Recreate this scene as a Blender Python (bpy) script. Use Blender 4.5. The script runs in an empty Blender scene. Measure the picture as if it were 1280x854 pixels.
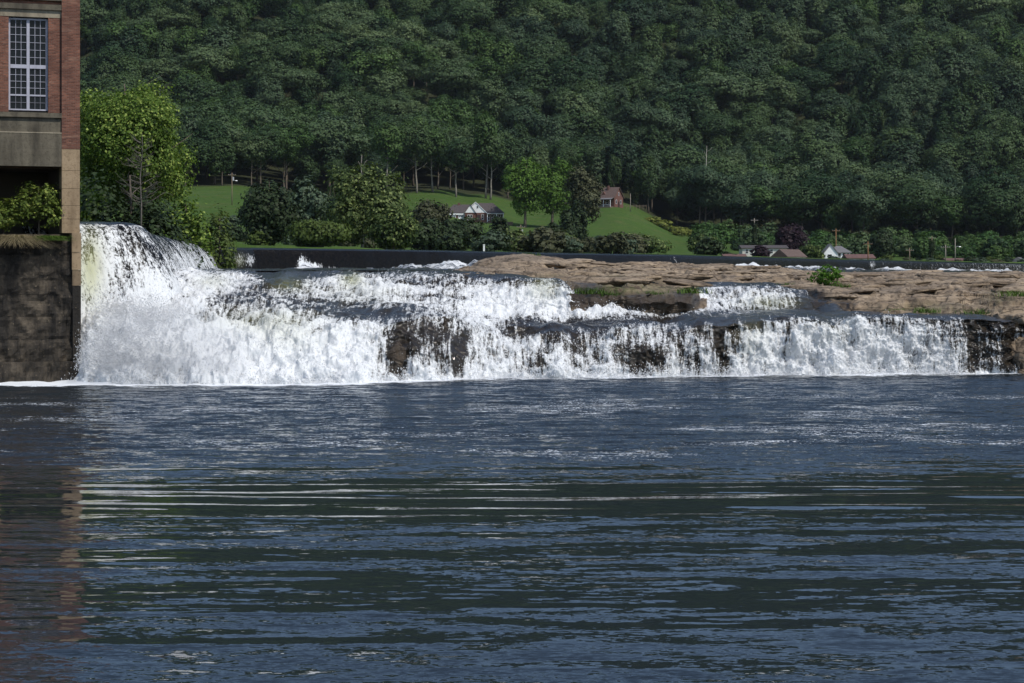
import bpy, math, random
import numpy as np
from mathutils import Vector, Matrix

# ------------------------------------------------------------------ camera, sky, sun, exposure
scene = bpy.context.scene
F = 2560.0            # focal length in photograph pixels (photograph 1280 wide)
HC = 5.4              # eye height above the lower river
HY = 345.0            # row of the horizon in the photograph
cam_d = bpy.data.cameras.new('camera')
cam_d.sensor_width = 36.0
cam_d.lens = 72.0
cam_d.shift_y = -(427.0 - HY) / 1280.0
cam_d.clip_start = 0.5
cam_d.clip_end = 8000.0
cam = bpy.data.objects.new('camera', cam_d)
scene.collection.objects.link(cam)
cam.location = (0, 0, HC)
cam.rotation_euler = (math.radians(90), 0, 0)
scene.camera = cam

SUN_DIR = Vector((0.46, -0.40, 0.80)).normalized()      # towards the sun
sun_el = math.asin(SUN_DIR.z)
sun_az = math.atan2(SUN_DIR.x, SUN_DIR.y)
world = bpy.data.worlds.new('World')
scene.world = world
world.use_nodes = True
wn = world.node_tree
wn.nodes.clear()
wo = wn.nodes.new('ShaderNodeOutputWorld')
wb = wn.nodes.new('ShaderNodeBackground')
ws = wn.nodes.new('ShaderNodeTexSky')
ws.sky_type = 'NISHITA'
ws.sun_disc = False
ws.sun_elevation = sun_el
ws.sun_rotation = sun_az
ws.air_density = 1.0
ws.dust_density = 0.6
ws.ozone_density = 1.5
wb.inputs['Strength'].default_value = 0.15
wn.links.new(ws.outputs[0], wb.inputs['Color'])
wn.links.new(wb.outputs[0], wo.inputs['Surface'])

sun_d = bpy.data.lights.new('sun', 'SUN')
sun_d.energy = 4.2
sun_d.angle = math.radians(0.53)
sun_d.color = (1.0, 0.95, 0.87)
sun = bpy.data.objects.new('sun', sun_d)
scene.collection.objects.link(sun)
sun.rotation_euler = (-SUN_DIR).to_track_quat('-Z', 'Y').to_euler()

scene.view_settings.view_transform = 'Standard'
scene.view_settings.look = 'None'
scene.view_settings.exposure = -0.08
scene.view_settings.gamma = 1.0
scene.render.engine = 'CYCLES'
scene.cycles.use_denoising = True
scene.cycles.denoiser = 'OPENIMAGEDENOISE'
scene.cycles.denoising_input_passes = 'RGB_ALBEDO_NORMAL'
scene.cycles.denoising_prefilter = 'ACCURATE'
scene.cycles.max_bounces = 6
scene.cycles.diffuse_bounces = 3
scene.cycles.glossy_bounces = 3
scene.cycles.transmission_bounces = 2
scene.cycles.caustics_reflective = False
scene.cycles.caustics_refractive = False

COL = scene.collection
R = math.radians
rng = np.random.default_rng(7)
random.seed(7)


def PX(px, d):                       # sideways metres of a photograph column at a distance
    return (px - 640.0) * d / F


def PZ(y, d):                        # height of a photograph row at a distance
    return HC + (HY - y) * d / F


# ------------------------------------------------------------------ noise
def _hash(ix, iy, iz, s):
    h = (ix.astype(np.int64) * 374761393 + iy.astype(np.int64) * 668265263
         + iz.astype(np.int64) * 2147483647 + s * 1274126177) & 0xFFFFFFFF
    h = ((h ^ (h >> 13)) * 1274126177) & 0xFFFFFFFF
    h = ((h ^ (h >> 16)) * 2246822519) & 0xFFFFFFFF
    return h ^ (h >> 15)


def gnoise(x, y, z=None, seed=0):
    x = np.asarray(x, float)
    y = np.asarray(y, float)
    if z is None:
        z = np.full_like(x, 0.37)
        corners = ((0, 0, 0), (1, 0, 0), (0, 1, 0), (1, 1, 0))
        flat = True
    else:
        corners = tuple((a, b, c) for a in (0, 1) for b in (0, 1) for c in (0, 1))
        flat = False
    ix, iy, iz = np.floor(x), np.floor(y), np.floor(z)
    fx, fy, fz = x - ix, y - iy, z - iz
    q = lambda t: t * t * t * (t * (t * 6 - 15) + 10)
    ux, uy, uz = q(fx), q(fy), (np.zeros_like(fz) if flat else q(fz))
    out = np.zeros_like(x)
    for a, b, c in corners:
        h = _hash(ix + a, iy + b, iz + c, seed)
        gx = (h & 1023) / 511.5 - 1
        gy = ((h >> 10) & 1023) / 511.5 - 1
        gz = ((h >> 20) & 1023) / 511.5 - 1
        v = gx * (fx - a) + gy * (fy - b) + (0 if flat else gz * (fz - c))
        w = (ux if a else 1 - ux) * (uy if b else 1 - uy) * (uz if c else 1 - uz)
        out += v * w
    return out


def fbm(x, y, z=None, oct=4, seed=0, gain=0.5):
    s, a = 0, 1.0
    for o in range(oct):
        k = 2.03 ** o
        s = s + a * gnoise(x * k + o * 13.7, y * k + o * 5.1, None if z is None else z * k, seed + o)
        a *= gain
    return s


def sstep(a, b, x):
    t = np.clip((x - a) / (b - a), 0, 1)
    return t * t * (3 - 2 * t)


# ------------------------------------------------------------------ mesh helpers
def new_mesh(name, verts, faces, mats=None, smooth=False):
    me = bpy.data.meshes.new(name)
    verts = np.asarray(verts, np.float32)
    if isinstance(faces, np.ndarray):
        n, k = faces.shape
        me.vertices.add(len(verts))
        me.vertices.foreach_set('co', verts.ravel())
        me.loops.add(n * k)
        me.loops.foreach_set('vertex_index', faces.astype(np.int32).ravel())
        me.polygons.add(n)
        me.polygons.foreach_set('loop_start', np.arange(0, n * k, k, dtype=np.int32))
        me.polygons.foreach_set('loop_total', np.full(n, k, dtype=np.int32))
        me.update(calc_edges=True)
    else:
        me.from_pydata([tuple(v) for v in verts.tolist()], [], faces)
        me.update()
    if smooth:
        me.polygons.foreach_set('use_smooth', np.ones(len(me.polygons), bool))
    for m in (mats if isinstance(mats, (list, tuple)) else [mats] if mats else []):
        me.materials.append(m)
    return me


def link(name, me, parent=None, loc=(0, 0, 0), rot=(0, 0, 0), scale=(1, 1, 1)):
    o = bpy.data.objects.new(name, me)
    COL.objects.link(o)
    o.location, o.rotation_euler, o.scale = loc, rot, scale
    if parent is not None:
        o.parent = parent
    return o


def thing(name, label, cat, loc=(0, 0, 0), rotz=0.0, group=None, me=None):
    o = link(name, me, None, loc, (0, 0, rotz))
    o['label'] = label
    o['category'] = cat
    if group:
        o['group'] = group
    return o


def struct(name, me, label=None, kind='structure', loc=(0, 0, 0)):
    o = link(name, me, None, loc)
    o['kind'] = kind
    if label:
        o['label'] = label
    return o


def attr(me, name, data):
    a = me.attributes.new(name, 'FLOAT', 'POINT')
    a.data.foreach_set('value', np.asarray(data, np.float32).ravel())


def grid_faces(nu, nv):
    i = np.arange(nu * nv).reshape(nu, nv)
    return np.stack([i[:-1, :-1], i[1:, :-1], i[1:, 1:], i[:-1, 1:]], -1).reshape(-1, 4)


def uv_from_point(me, u, v, name='flow'):
    lay = me.uv_layers.new(name=name)
    li = np.empty(len(me.loops), np.int32)
    me.loops.foreach_get('vertex_index', li)
    uv = np.stack([np.ravel(u)[li], np.ravel(v)[li]], -1).astype(np.float32)
    lay.data.foreach_set('uv', uv.ravel())


class MB:
    """collects boxes, prisms and tubes into one mesh"""

    def __init__(s):
        s.v, s.f = [], []

    def box(s, x0, x1, y0, y1, z0, z1):
        b = len(s.v)
        s.v += [(x0, y0, z0), (x1, y0, z0), (x1, y1, z0), (x0, y1, z0),
                (x0, y0, z1), (x1, y0, z1), (x1, y1, z1), (x0, y1, z1)]
        s.f += [[b + i for i in q] for q in
                ((0, 3, 2, 1), (4, 5, 6, 7), (0, 1, 5, 4), (1, 2, 6, 5), (2, 3, 7, 6), (3, 0, 4, 7))]
        return s

    def poly(s, pts, faces):
        b = len(s.v)
        s.v += [tuple(p) for p in pts]
        s.f += [[b + i for i in q] for q in faces]
        return s

    def prism(s, outline, axis, a, b_):
        """outline: (p, q) points; extruded along axis ('x' or 'y') from a to b_; outline lies in (other, z)"""
        n = len(outline)
        b = len(s.v)
        for t in (a, b_):
            for p, q in outline:
                s.v.append((t, p, q) if axis == 'x' else (p, t, q))
        s.f.append([b + i for i in range(n)][::-1])
        s.f.append([b + n + i for i in range(n)])
        for i in range(n):
            j = (i + 1) % n
            s.f.append([b + i, b + j, b + n + j, b + n + i])
        return s

    def tube(s, pts, rad, n=6):
        pts = [Vector(p) for p in pts]
        b0 = len(s.v)
        for i, p in enumerate(pts):
            t = (pts[min(i + 1, len(pts) - 1)] - pts[max(i - 1, 0)])
            t = t.normalized() if t.length > 1e-6 else Vector((0, 0, 1))
            a = t.cross(Vector((0.31, 0.9, 0.2))).normalized()
            c = t.cross(a)
            r = rad[i] if isinstance(rad, (list, tuple)) else rad
            for k in range(n):
                w = 2 * math.pi * k / n
                s.v.append(tuple(p + (a * math.cos(w) + c * math.sin(w)) * r))
        for i in range(len(pts) - 1):
            for k in range(n):
                k2 = (k + 1) % n
                s.f.append([b0 + i * n + k, b0 + i * n + k2, b0 + (i + 1) * n + k2, b0 + (i + 1) * n + k])
        s.f.append([b0 + k for k in range(n)][::-1])
        e = b0 + (len(pts) - 1) * n
        s.f.append([e + k for k in range(n)])
        return s

    def mesh(s, name, mat, smooth=False):
        return new_mesh(name, s.v, s.f, mat, smooth)

    def build(s, name, mat, parent=None, loc=(0, 0, 0), rot=(0, 0, 0), smooth=False):
        return link(name, s.mesh(name, mat, smooth), parent, loc, rot)


# ------------------------------------------------------------------ materials
class NT:
    def __init__(s, name):
        s.m = bpy.data.materials.new(name)
        s.m.use_nodes = True
        s.t = s.m.node_tree
        s.t.nodes.clear()
        s.out = s.t.nodes.new('ShaderNodeOutputMaterial')

    def n(s, kind, **kw):
        nd = s.t.nodes.new(kind)
        for k, v in kw.items():
            if k in nd.inputs:
                s.set(nd, k, v)
            else:
                setattr(nd, k, v)
        return nd

    def set(s, nd, k, v):
        if isinstance(v, bpy.types.NodeSocket):
            s.t.links.new(v, nd.inputs[k])
        else:
            if isinstance(v, tuple) and len(v) == 3 and nd.inputs[k].type == 'RGBA':
                v = (*v, 1)
            nd.inputs[k].default_value = v

    def math(s, op, a, b=None, clamp=False):
        nd = s.t.nodes.new('ShaderNodeMath')
        nd.operation = op
        nd.use_clamp = clamp
        s.set(nd, 0, a)
        if b is not None:
            s.set(nd, 1, b)
        return nd.outputs[0]

    def noise(s, vec, scale, detail=4.0, rough=0.55, dist=0.0):
        nd = s.n('ShaderNodeTexNoise', Scale=scale, Detail=detail, Roughness=rough, Distortion=dist)
        if vec is not None:
            s.set(nd, 'Vector', vec)
        return nd.outputs['Fac']

    def mapping(s, vec, scale=(1, 1, 1), rot=(0, 0, 0)):
        nd = s.n('ShaderNodeMapping')
        s.set(nd, 'Vector', vec)
        nd.inputs['Scale'].default_value = scale
        nd.inputs['Rotation'].default_value = rot
        return nd.outputs[0]

    def ramp(s, fac, stops, interp='LINEAR'):
        nd = s.t.nodes.new('ShaderNodeValToRGB')
        nd.color_ramp.interpolation = interp
        cr = nd.color_ramp
        while len(cr.elements) > 1:
            cr.elements.remove(cr.elements[-1])
        for i, (p, c) in enumerate(stops):
            e = cr.elements[0] if i == 0 else cr.elements.new(p)
            e.position = p
            if not isinstance(c, tuple):
                c = (c, c, c)
            e.color = (*c, 1)
        s.set(nd, 'Fac', fac)
        return nd.outputs['Color']

    def mix(s, fac, a, b, blend='MIX'):
        nd = s.t.nodes.new('ShaderNodeMix')
        nd.data_type = 'RGBA'
        nd.blend_type = blend
        for i, v in ((0, fac), (6, a), (7, b)):
            if isinstance(v, bpy.types.NodeSocket):
                s.t.links.new(v, nd.inputs[i])
            else:
                if i > 0 and isinstance(v, tuple) and len(v) == 3:
                    v = (*v, 1)
                nd.inputs[i].default_value = v
        return nd.outputs[2]

    def bump(s, h, strength=0.5, dist=0.05, normal=None):
        nd = s.n('ShaderNodeBump', Strength=strength, Distance=dist, Height=h)
        if normal is not None:
            s.set(nd, 'Normal', normal)
        return nd.outputs[0]

    def bsdf(s, **kw):
        nd = s.t.nodes.new('ShaderNodeBsdfPrincipled')
        for k, v in kw.items():
            s.set(nd, k.replace('_', ' '), v)
        return nd

    def done(s, shader):
        s.t.links.new(shader, s.out.inputs['Surface'])
        return s.m

    def pos(s):
        return s.n('ShaderNodeNewGeometry').outputs['Position']

    def obj(s):
        return s.n('ShaderNodeTexCoord').outputs['Object']


def plain(name, col, rough=0.6, var=0.25, scale=3.0, bump=0.0, spec=0.4, metal=0.0):
    t = NT(name)
    p = t.obj()
    f = t.noise(p, scale, 5, 0.6)
    c2 = tuple(max(0, x * (1 - var)) for x in col)
    c1 = tuple(min(1, x * (1 + var)) for x in col)
    kw = {}
    if bump:
        kw['Normal'] = t.bump(t.noise(p, scale * 4, 4), bump, 0.03)
    b = t.bsdf(Base_Color=t.ramp(f, [(0.3, c2), (0.7, c1)]), Roughness=rough, **kw)
    b.inputs['Specular IOR Level'].default_value = spec
    b.inputs['Metallic'].default_value = metal
    return t.done(b.outputs[0])


def foliage_mat(name, dark, light, trans=0.25, fleckcol=None, gloss=0.12):
    t = NT(name)
    g = t.n('ShaderNodeNewGeometry')
    oi = t.n('ShaderNodeObjectInfo')
    base = t.ramp(oi.outputs['Random'], [(0.0, dark), (1.0, light)])
    isl = g.outputs['Random Per Island']
    v = t.ramp(isl, [(0.0, 0.7), (0.7, 1.0), (1.0, 1.35)])
    c = t.mix(1.0, base, v, 'MULTIPLY')
    if fleckcol:
        c = t.mix(t.ramp(isl, [(0.72, 0.0), (0.95, 1.0)]), c, fleckcol)
    b = t.bsdf(Base_Color=c, Roughness=0.55)
    b.inputs['Specular IOR Level'].default_value = gloss
    tr = t.n('ShaderNodeBsdfTranslucent')
    t.set(tr, 'Color', t.mix(1.0, c, (1.0, 1.1, 0.5), 'MULTIPLY'))
    ms = t.n('ShaderNodeMixShader')
    ms.inputs[0].default_value = trans
    t.t.links.new(b.outputs[0], ms.inputs[1])
    t.t.links.new(tr.outputs[0], ms.inputs[2])
    return t.done(ms.outputs[0])


M = {}
M['bark'] = plain('bark', (0.10, 0.08, 0.06), 0.9, 0.4, 2.0, 0.6)
M['pale_bark'] = plain('pale_bark', (0.30, 0.28, 0.24), 0.85, 0.4, 1.5, 0.4)
M['edge_bark'] = plain('edge_bark', (0.19, 0.17, 0.14), 0.85, 0.4, 1.5, 0.4)
M['dead_wood'] = plain('dead_wood', (0.13, 0.115, 0.10), 0.9, 0.3, 2.0, 0.4)
M['forest'] = foliage_mat('forest_leaves', (0.0198, 0.0446, 0.0175), (0.0630, 0.0999, 0.0366), 0.18)
M['forest_blue'] = foliage_mat('forest_bluish_leaves', (0.0221, 0.0440, 0.0225), (0.0607, 0.0950, 0.0465), 0.15)
M['forest_light'] = foliage_mat('forest_pale_leaves', (0.0495, 0.0821, 0.0357), (0.0945, 0.1339, 0.0572), 0.18)
M['forest_olive'] = foliage_mat('forest_olive_leaves', (0.0315, 0.0661, 0.0190), (0.0729, 0.1232, 0.0346), 0.2)
M['bright'] = foliage_mat('bright_leaves', (0.0682, 0.1298, 0.0198), (0.0770, 0.1430, 0.0220), 0.25)
M['sycamore'] = foliage_mat('sycamore_leaves', (0.0808, 0.1350, 0.0198), (0.0892, 0.1500, 0.0234), 0.3, (0.29, 0.36, 0.085))  # paler leaves at random: sunlit highlights put into the leaf colour
M['sycamore_far'] = foliage_mat('pale_sycamore_leaves', (0.055, 0.085, 0.024), (0.075, 0.105, 0.032), 0.25, (0.20, 0.24, 0.085))
M['darkleaf'] = foliage_mat('dark_leaves', (0.022, 0.036, 0.014), (0.032, 0.05, 0.02), 0.12)
M['greyleaf'] = foliage_mat('greyish_leaves', (0.05, 0.075, 0.045), (0.07, 0.10, 0.06), 0.15)
M['brownleaf'] = foliage_mat('brownish_leaves', (0.055, 0.06, 0.03), (0.075, 0.08, 0.04), 0.15)
M['purple'] = foliage_mat('purple_leaves', (0.016, 0.010, 0.014), (0.026, 0.014, 0.020), 0.1)
M['olive'] = foliage_mat('olive_leaves', (0.055, 0.085, 0.02), (0.085, 0.115, 0.028), 0.25)
M['vine'] = foliage_mat('vine_leaves', (0.0324, 0.0720, 0.0173), (0.0540, 0.1080, 0.0259), 0.2)
M['yellowleaf'] = foliage_mat('yellow_green_leaves', (0.13, 0.15, 0.03), (0.17, 0.19, 0.04), 0.25)
M['rockbush'] = foliage_mat('glossy_green_leaves', (0.055, 0.13, 0.015), (0.075, 0.17, 0.02), 0.3, (0.16, 0.30, 0.04))
M['shrubleaf'] = foliage_mat('shrub_leaves', (0.075, 0.11, 0.02), (0.09, 0.13, 0.024), 0.25, (0.24, 0.28, 0.06))
M['drygrass'] = foliage_mat('dry_grass', (0.22, 0.18, 0.11), (0.26, 0.22, 0.13), 0.2)
M['greengrass'] = foliage_mat('green_grass_blades', (0.06, 0.11, 0.02), (0.09, 0.15, 0.03), 0.25)


def ground_mat():
    t = NT('hillside_ground')
    p = t.pos()
    a = t.n('ShaderNodeAttribute', attribute_name='lawn').outputs['Fac']
    n1 = t.noise(p, 0.045, 6, 0.6)
    n2 = t.noise(p, 0.8, 4, 0.6)
    lawn = t.mix(n1, (0.030, 0.066, 0.011), (0.068, 0.112, 0.022))
    lawn = t.mix(t.ramp(t.noise(p, 0.13, 6, 0.7), [(0.5, 0.0), (0.7, 0.75)]), lawn, (0.105, 0.10, 0.04))
    lawn = t.mix(t.ramp(n2, [(0.4, 0.0), (0.62, 0.75)]), lawn, (0.03, 0.06, 0.012))
    wood = t.mix(n2, (0.018, 0.022, 0.012), (0.04, 0.045, 0.02))
    c = t.mix(a, wood, lawn)
    b = t.bsdf(Base_Color=c, Roughness=0.95, Normal=t.bump(n2, 0.6, 0.25))
    b.inputs['Specular IOR Level'].default_value = 0.1
    return t.done(b.outputs[0])


def rock_mat():
    t = NT('sandstone_rock')
    p = t.pos()
    wet = t.n('ShaderNodeAttribute', attribute_name='wet').outputs['Fac']
    moss = t.n('ShaderNodeAttribute', attribute_name='moss').outputs['Fac']
    strat = t.mapping(p, (0.35, 0.35, 3.2))
    n1 = t.noise(strat, 0.9, 8, 0.62, 0.4)
    n2 = t.noise(p, 2.6, 8, 0.65)
    n3 = t.noise(p, 0.25, 4, 0.5)
    c = t.ramp(n1, [(0.25, (0.075, 0.050, 0.030)), (0.42, (0.175, 0.128, 0.085)), (0.58, (0.30, 0.226, 0.152)), (0.74, (0.47, 0.375, 0.27))])
    c = t.mix(t.ramp(n3, [(0.35, 0.0), (0.7, 0.45)]), c, (0.24, 0.20, 0.16))
    c = t.mix(t.ramp(n2, [(0.36, 0.9), (0.5, 0.0)]), c, (0.055, 0.038, 0.026))
    vor = t.n('ShaderNodeTexVoronoi', feature='DISTANCE_TO_EDGE', Scale=0.8)
    t.set(vor, 'Vector', t.mapping(t.mix(0.25, p, t.n('ShaderNodeTexNoise', Scale=1.2).outputs['Color'], 'ADD'), (0.35, 0.5, 1.8)))
    crack = t.ramp(vor.outputs['Distance'], [(0.0, 1.0), (0.045, 0.0)])
    c = t.mix(t.math('MULTIPLY', crack, 0.7), c, (0.03, 0.022, 0.016))
    c = t.mix(t.math('MULTIPLY', moss, t.ramp(n2, [(0.38, 0.0), (0.55, 1.0)])), c, (0.055, 0.065, 0.02))
    wn_ = t.math('ADD', wet, t.math('MULTIPLY', t.math('SUBTRACT', n2, 0.5), 0.9))
    wf = t.ramp(wn_, [(0.35, 0.0), (0.7, 1.0)])
    c = t.mix(wf, c, t.mix(n1, (0.022, 0.017, 0.012), (0.075, 0.055, 0.038)))
    h = t.math('ADD', t.math('MULTIPLY', n1, 1.0), t.math('ADD', t.math('MULTIPLY', n2, 0.7), t.math('MULTIPLY', crack, -0.25)))
    b = t.bsdf(Base_Color=c, Roughness=t.ramp(wf, [(0, 0.9), (1, 0.35)]), Normal=t.bump(h, 0.9, 0.28))
    b.inputs['Specular IOR Level'].default_value = 0.3
    return t.done(b.outputs[0])


def falls_mat(name, across=4.6, along=0.55, fine=8.5, drk=((0.010, 0.009, 0.008), (0.040, 0.031, 0.022)), spec=0.5, gr=1.5):
    """aerated water: white froth where the foam attribute is high, dark glassy water elsewhere"""
    t = NT(name)
    foam = t.n('ShaderNodeAttribute', attribute_name='foam').outputs['Fac']
    tint = t.n('ShaderNodeAttribute', attribute_name='tint').outputs['Fac']
    uv = t.n('ShaderNodeUVMap', uv_map='flow').outputs[0]
    p = t.pos()
    warp = t.n('ShaderNodeTexNoise', Scale=0.8, Detail=3.0)
    t.set(warp, 'Vector', uv)
    uvw = t.mix(0.12, uv, warp.outputs['Color'], 'ADD')
    streak = t.noise(t.mapping(uvw, (across, along, 1)), 1.0, 6, 0.68, 0.3)
    grain = t.noise(t.mapping(p, (1, 1, 0.6)), fine, 5, 0.75)
    big = t.noise(p, 0.7, 4, 0.6)
    f = t.math('ADD', foam, t.math('MULTIPLY', t.math('SUBTRACT', streak, 0.5), 1.9))
    f = t.math('ADD', f, t.math('MULTIPLY', t.math('SUBTRACT', grain, 0.5), gr))
    f = t.math('ADD', f, t.math('MULTIPLY', t.math('SUBTRACT', big, 0.5), 0.9))
    mask = t.ramp(f, [(0.34, 0.0), (0.50, 0.62), (0.74, 1.0)])
    white = t.mix(tint, (0.87, 0.89, 0.91), (0.55, 0.56, 0.36))
    white = t.mix(t.ramp(grain, [(0.3, 0.35), (0.55, 0.0)]), white, (0.50, 0.53, 0.55))
    rk = t.ramp(t.noise(p, 3.5, 6, 0.7), [(0.35, drk[0]), (0.7, drk[1])])
    dark = t.mix(tint, rk, (0.14, 0.145, 0.065))
    h = t.math('ADD', t.math('MULTIPLY', grain, 0.9), t.math('MULTIPLY', streak, 1.2))
    nb = t.bump(h, 0.6, 0.10)
    wb_ = t.bsdf(Base_Color=white, Roughness=0.55, Normal=nb)
    wb_.inputs['Specular IOR Level'].default_value = 0.3
    wb_.inputs['Subsurface Weight'].default_value = 0.0
    tl = t.n('ShaderNodeBsdfTranslucent')
    t.set(tl, 'Color', white)
    m0 = t.n('ShaderNodeMixShader')
    m0.inputs[0].default_value = 0.22
    t.t.links.new(wb_.outputs[0], m0.inputs[1])
    t.t.links.new(tl.outputs[0], m0.inputs[2])
    db = t.bsdf(Base_Color=dark, Roughness=0.12, Normal=t.bump(h, 0.5, 0.06), IOR=1.33)
    db.inputs['Specular IOR Level'].default_value = spec
    ms = t.n('ShaderNodeMixShader')
    t.t.links.new(mask, ms.inputs[0])
    t.t.links.new(db.outputs[0], ms.inputs[1])
    t.t.links.new(m0.outputs[0], ms.inputs[2])
    return t.done(ms.outputs[0])


def river_mat():
    t = NT('river_water')
    foam = t.n('ShaderNodeAttribute', attribute_name='foam').outputs['Fac']
    chop = t.n('ShaderNodeAttribute', attribute_name='chop').outputs['Fac']
    p = t.pos()
    # wavelet slopes; the steeper face of each wavelet looks downstream, towards the bank
    def slopes(sc, k, det):
        nd = t.n('ShaderNodeTexNoise', Scale=1.0, Detail=det, Roughness=0.6, Distortion=0.4)
        t.set(nd, 'Vector', t.mapping(p, (sc[0], sc[1], 1)))
        v = t.n('ShaderNodeVectorMath', operation='SUBTRACT')
        t.set(v, 0, nd.outputs['Color'])
        v.inputs[1].default_value = (0.5, 0.5, 0.5)
        v2 = t.n('ShaderNodeVectorMath', operation='MULTIPLY')
        t.set(v2, 0, v.outputs[0])
        v2.inputs[1].default_value = (k * 0.7, k, 0)
        return v2.outputs[0]
    add = t.n('ShaderNodeVectorMath', operation='ADD')
    t.set(add, 0, slopes((0.8, 1.9), 1.35, 4.0))
    t.set(add, 1, slopes((5.5, 11.0), 1.15, 3.0))
    ad2 = t.n('ShaderNodeVectorMath', operation='ADD')
    t.set(ad2, 0, add.outputs[0])
    ad2.inputs[1].default_value = (0, -0.16, 0)
    sc = t.n('ShaderNodeVectorMath', operation='SCALE')
    t.set(sc, 0, ad2.outputs[0])
    t.set(sc, 'Scale', chop)
    ad3 = t.n('ShaderNodeVectorMath', operation='ADD')
    t.set(ad3, 0, sc.outputs[0])
    t.set(ad3, 1, t.n('ShaderNodeNewGeometry').outputs['Normal'])
    nrm = t.n('ShaderNodeVectorMath', operation='NORMALIZE')
    t.set(nrm, 0, ad3.outputs[0])
    nb = nrm.outputs[0]
    fl = t.noise(t.mapping(p, (1.1, 2.6, 1)), 1.0, 7, 0.75, 0.4)
    fl2 = t.noise(p, 9.0, 4, 0.7)
    fm = t.math('ADD', foam, t.math('ADD', t.math('MULTIPLY', t.math('SUBTRACT', fl, 0.5), 2.2), t.math('MULTIPLY', t.math('SUBTRACT', fl2, 0.5), 1.9)))
    mask = t.ramp(fm, [(0.28, 0.0), (0.46, 1.0)])
    rg_ = t.n('ShaderNodeAttribute', attribute_name='rough').outputs['Fac']
    w = t.bsdf(Base_Color=(0.012, 0.017, 0.022), Roughness=rg_, IOR=1.333, Normal=nb)
    fo = t.bsdf(Base_Color=(0.72, 0.75, 0.78), Roughness=0.6)
    ms = t.n('ShaderNodeMixShader')
    t.t.links.new(mask, ms.inputs[0])
    t.t.links.new(w.outputs[0], ms.inputs[1])
    t.t.links.new(fo.outputs[0], ms.inputs[2])
    return t.done(ms.outputs[0])


def brick_mat():
    t = NT('red_brick')
    p = t.obj()
    v = t.n('ShaderNodeSeparateXYZ')
    t.set(v, 0, p)
    cmb = t.n('ShaderNodeCombineXYZ')
    t.set(cmb, 0, t.math('ADD', v.outputs[0], t.math('MULTIPLY', v.outputs[1], 1.0)))
    t.set(cmb, 1, v.outputs[2])
    br = t.n('ShaderNodeTexBrick', Scale=1.0)
    br.offset = 0.5
    t.set(br, 'Vector', cmb.outputs[0])
    t.set(br, 'Color1', (0.115, 0.042, 0.027))
    t.set(br, 'Color2', (0.29, 0.118, 0.074))
    t.set(br, 'Mortar', (0.20, 0.15, 0.12))
    br.inputs['Mortar Size'].default_value = 0.010
    br.inputs['Brick Width'].default_value = 0.23
    br.inputs['Row Height'].default_value = 0.078
    br.inputs['Bias'].default_value = 0.0
    big = t.noise(p, 0.45, 5, 0.65)
    st = t.noise(t.mapping(p, (0.8, 0.8, 4.0)), 1.0, 5, 0.65)
    c = t.mix(t.ramp(big, [(0.35, 0.0), (0.65, 0.75)]), br.outputs['Color'], (0.075, 0.036, 0.028))
    c = t.mix(t.ramp(st, [(0.56, 0.0), (0.75, 0.45)]), c, (0.38, 0.24, 0.17))
    b = t.bsdf(Base_Color=c, Roughness=0.9, Normal=t.bump(t.math('ADD', t.math('MULTIPLY', br.outputs['Fac'], -0.7), st), 0.7, 0.02))
    b.inputs['Specular IOR Level'].default_value = 0.2
    return t.done(b.outputs[0])


def concrete_mat(name, c0, c1, stain=(0.05, 0.045, 0.035), amt=0.6):
    t = NT(name)
    p = t.obj()
    n1 = t.noise(t.mapping(p, (1.6, 1.6, 0.25)), 1.0, 6, 0.6)
    n2 = t.noise(t.mapping(p, (0.4, 0.4, 3.5)), 1.0, 5, 0.6)
    n3 = t.noise(p, 6, 6, 0.65)
    c = t.mix(n2, c0, c1)
    c = t.mix(t.math('MULTIPLY', t.ramp(n1, [(0.42, 0.0), (0.68, 1.0)]), amt), c, stain)
    c = t.mix(t.ramp(n3, [(0.35, 0.4), (0.5, 0.0)]), c, stain)
    b = t.bsdf(Base_Color=c, Roughness=0.9, Normal=t.bump(n3, 0.5, 0.03))
    b.inputs['Specular IOR Level'].default_value = 0.2
    return t.done(b.outputs[0])


def foundation_mat():
    t = NT('stained_masonry')
    p = t.pos()
    n1 = t.noise(t.mapping(p, (1.3, 1.3, 0.22)), 1.0, 6, 0.65)
    n2 = t.noise(p, 1.7, 7, 0.65)
    n3 = t.noise(p, 5.5, 6, 0.7)
    c = t.ramp(n2, [(0.3, (0.022, 0.018, 0.013)), (0.5, (0.050, 0.040, 0.029)), (0.72, (0.12, 0.096, 0.068))])
    c = t.mix(t.ramp(n1, [(0.40, 0.0), (0.58, 0.95)]), c, (0.012, 0.010, 0.008))
    c = t.mix(t.ramp(n3, [(0.63, 0.0), (0.72, 0.8)]), c, (0.34, 0.27, 0.18))
    b = t.bsdf(Base_Color=c, Roughness=0.8, Normal=t.bump(t.math('ADD', n2, t.math('MULTIPLY', n3, 0.6)), 0.9, 0.12))
    b.inputs['Specular IOR Level'].default_value = 0.3
    return t.done(b.outputs[0])


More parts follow.
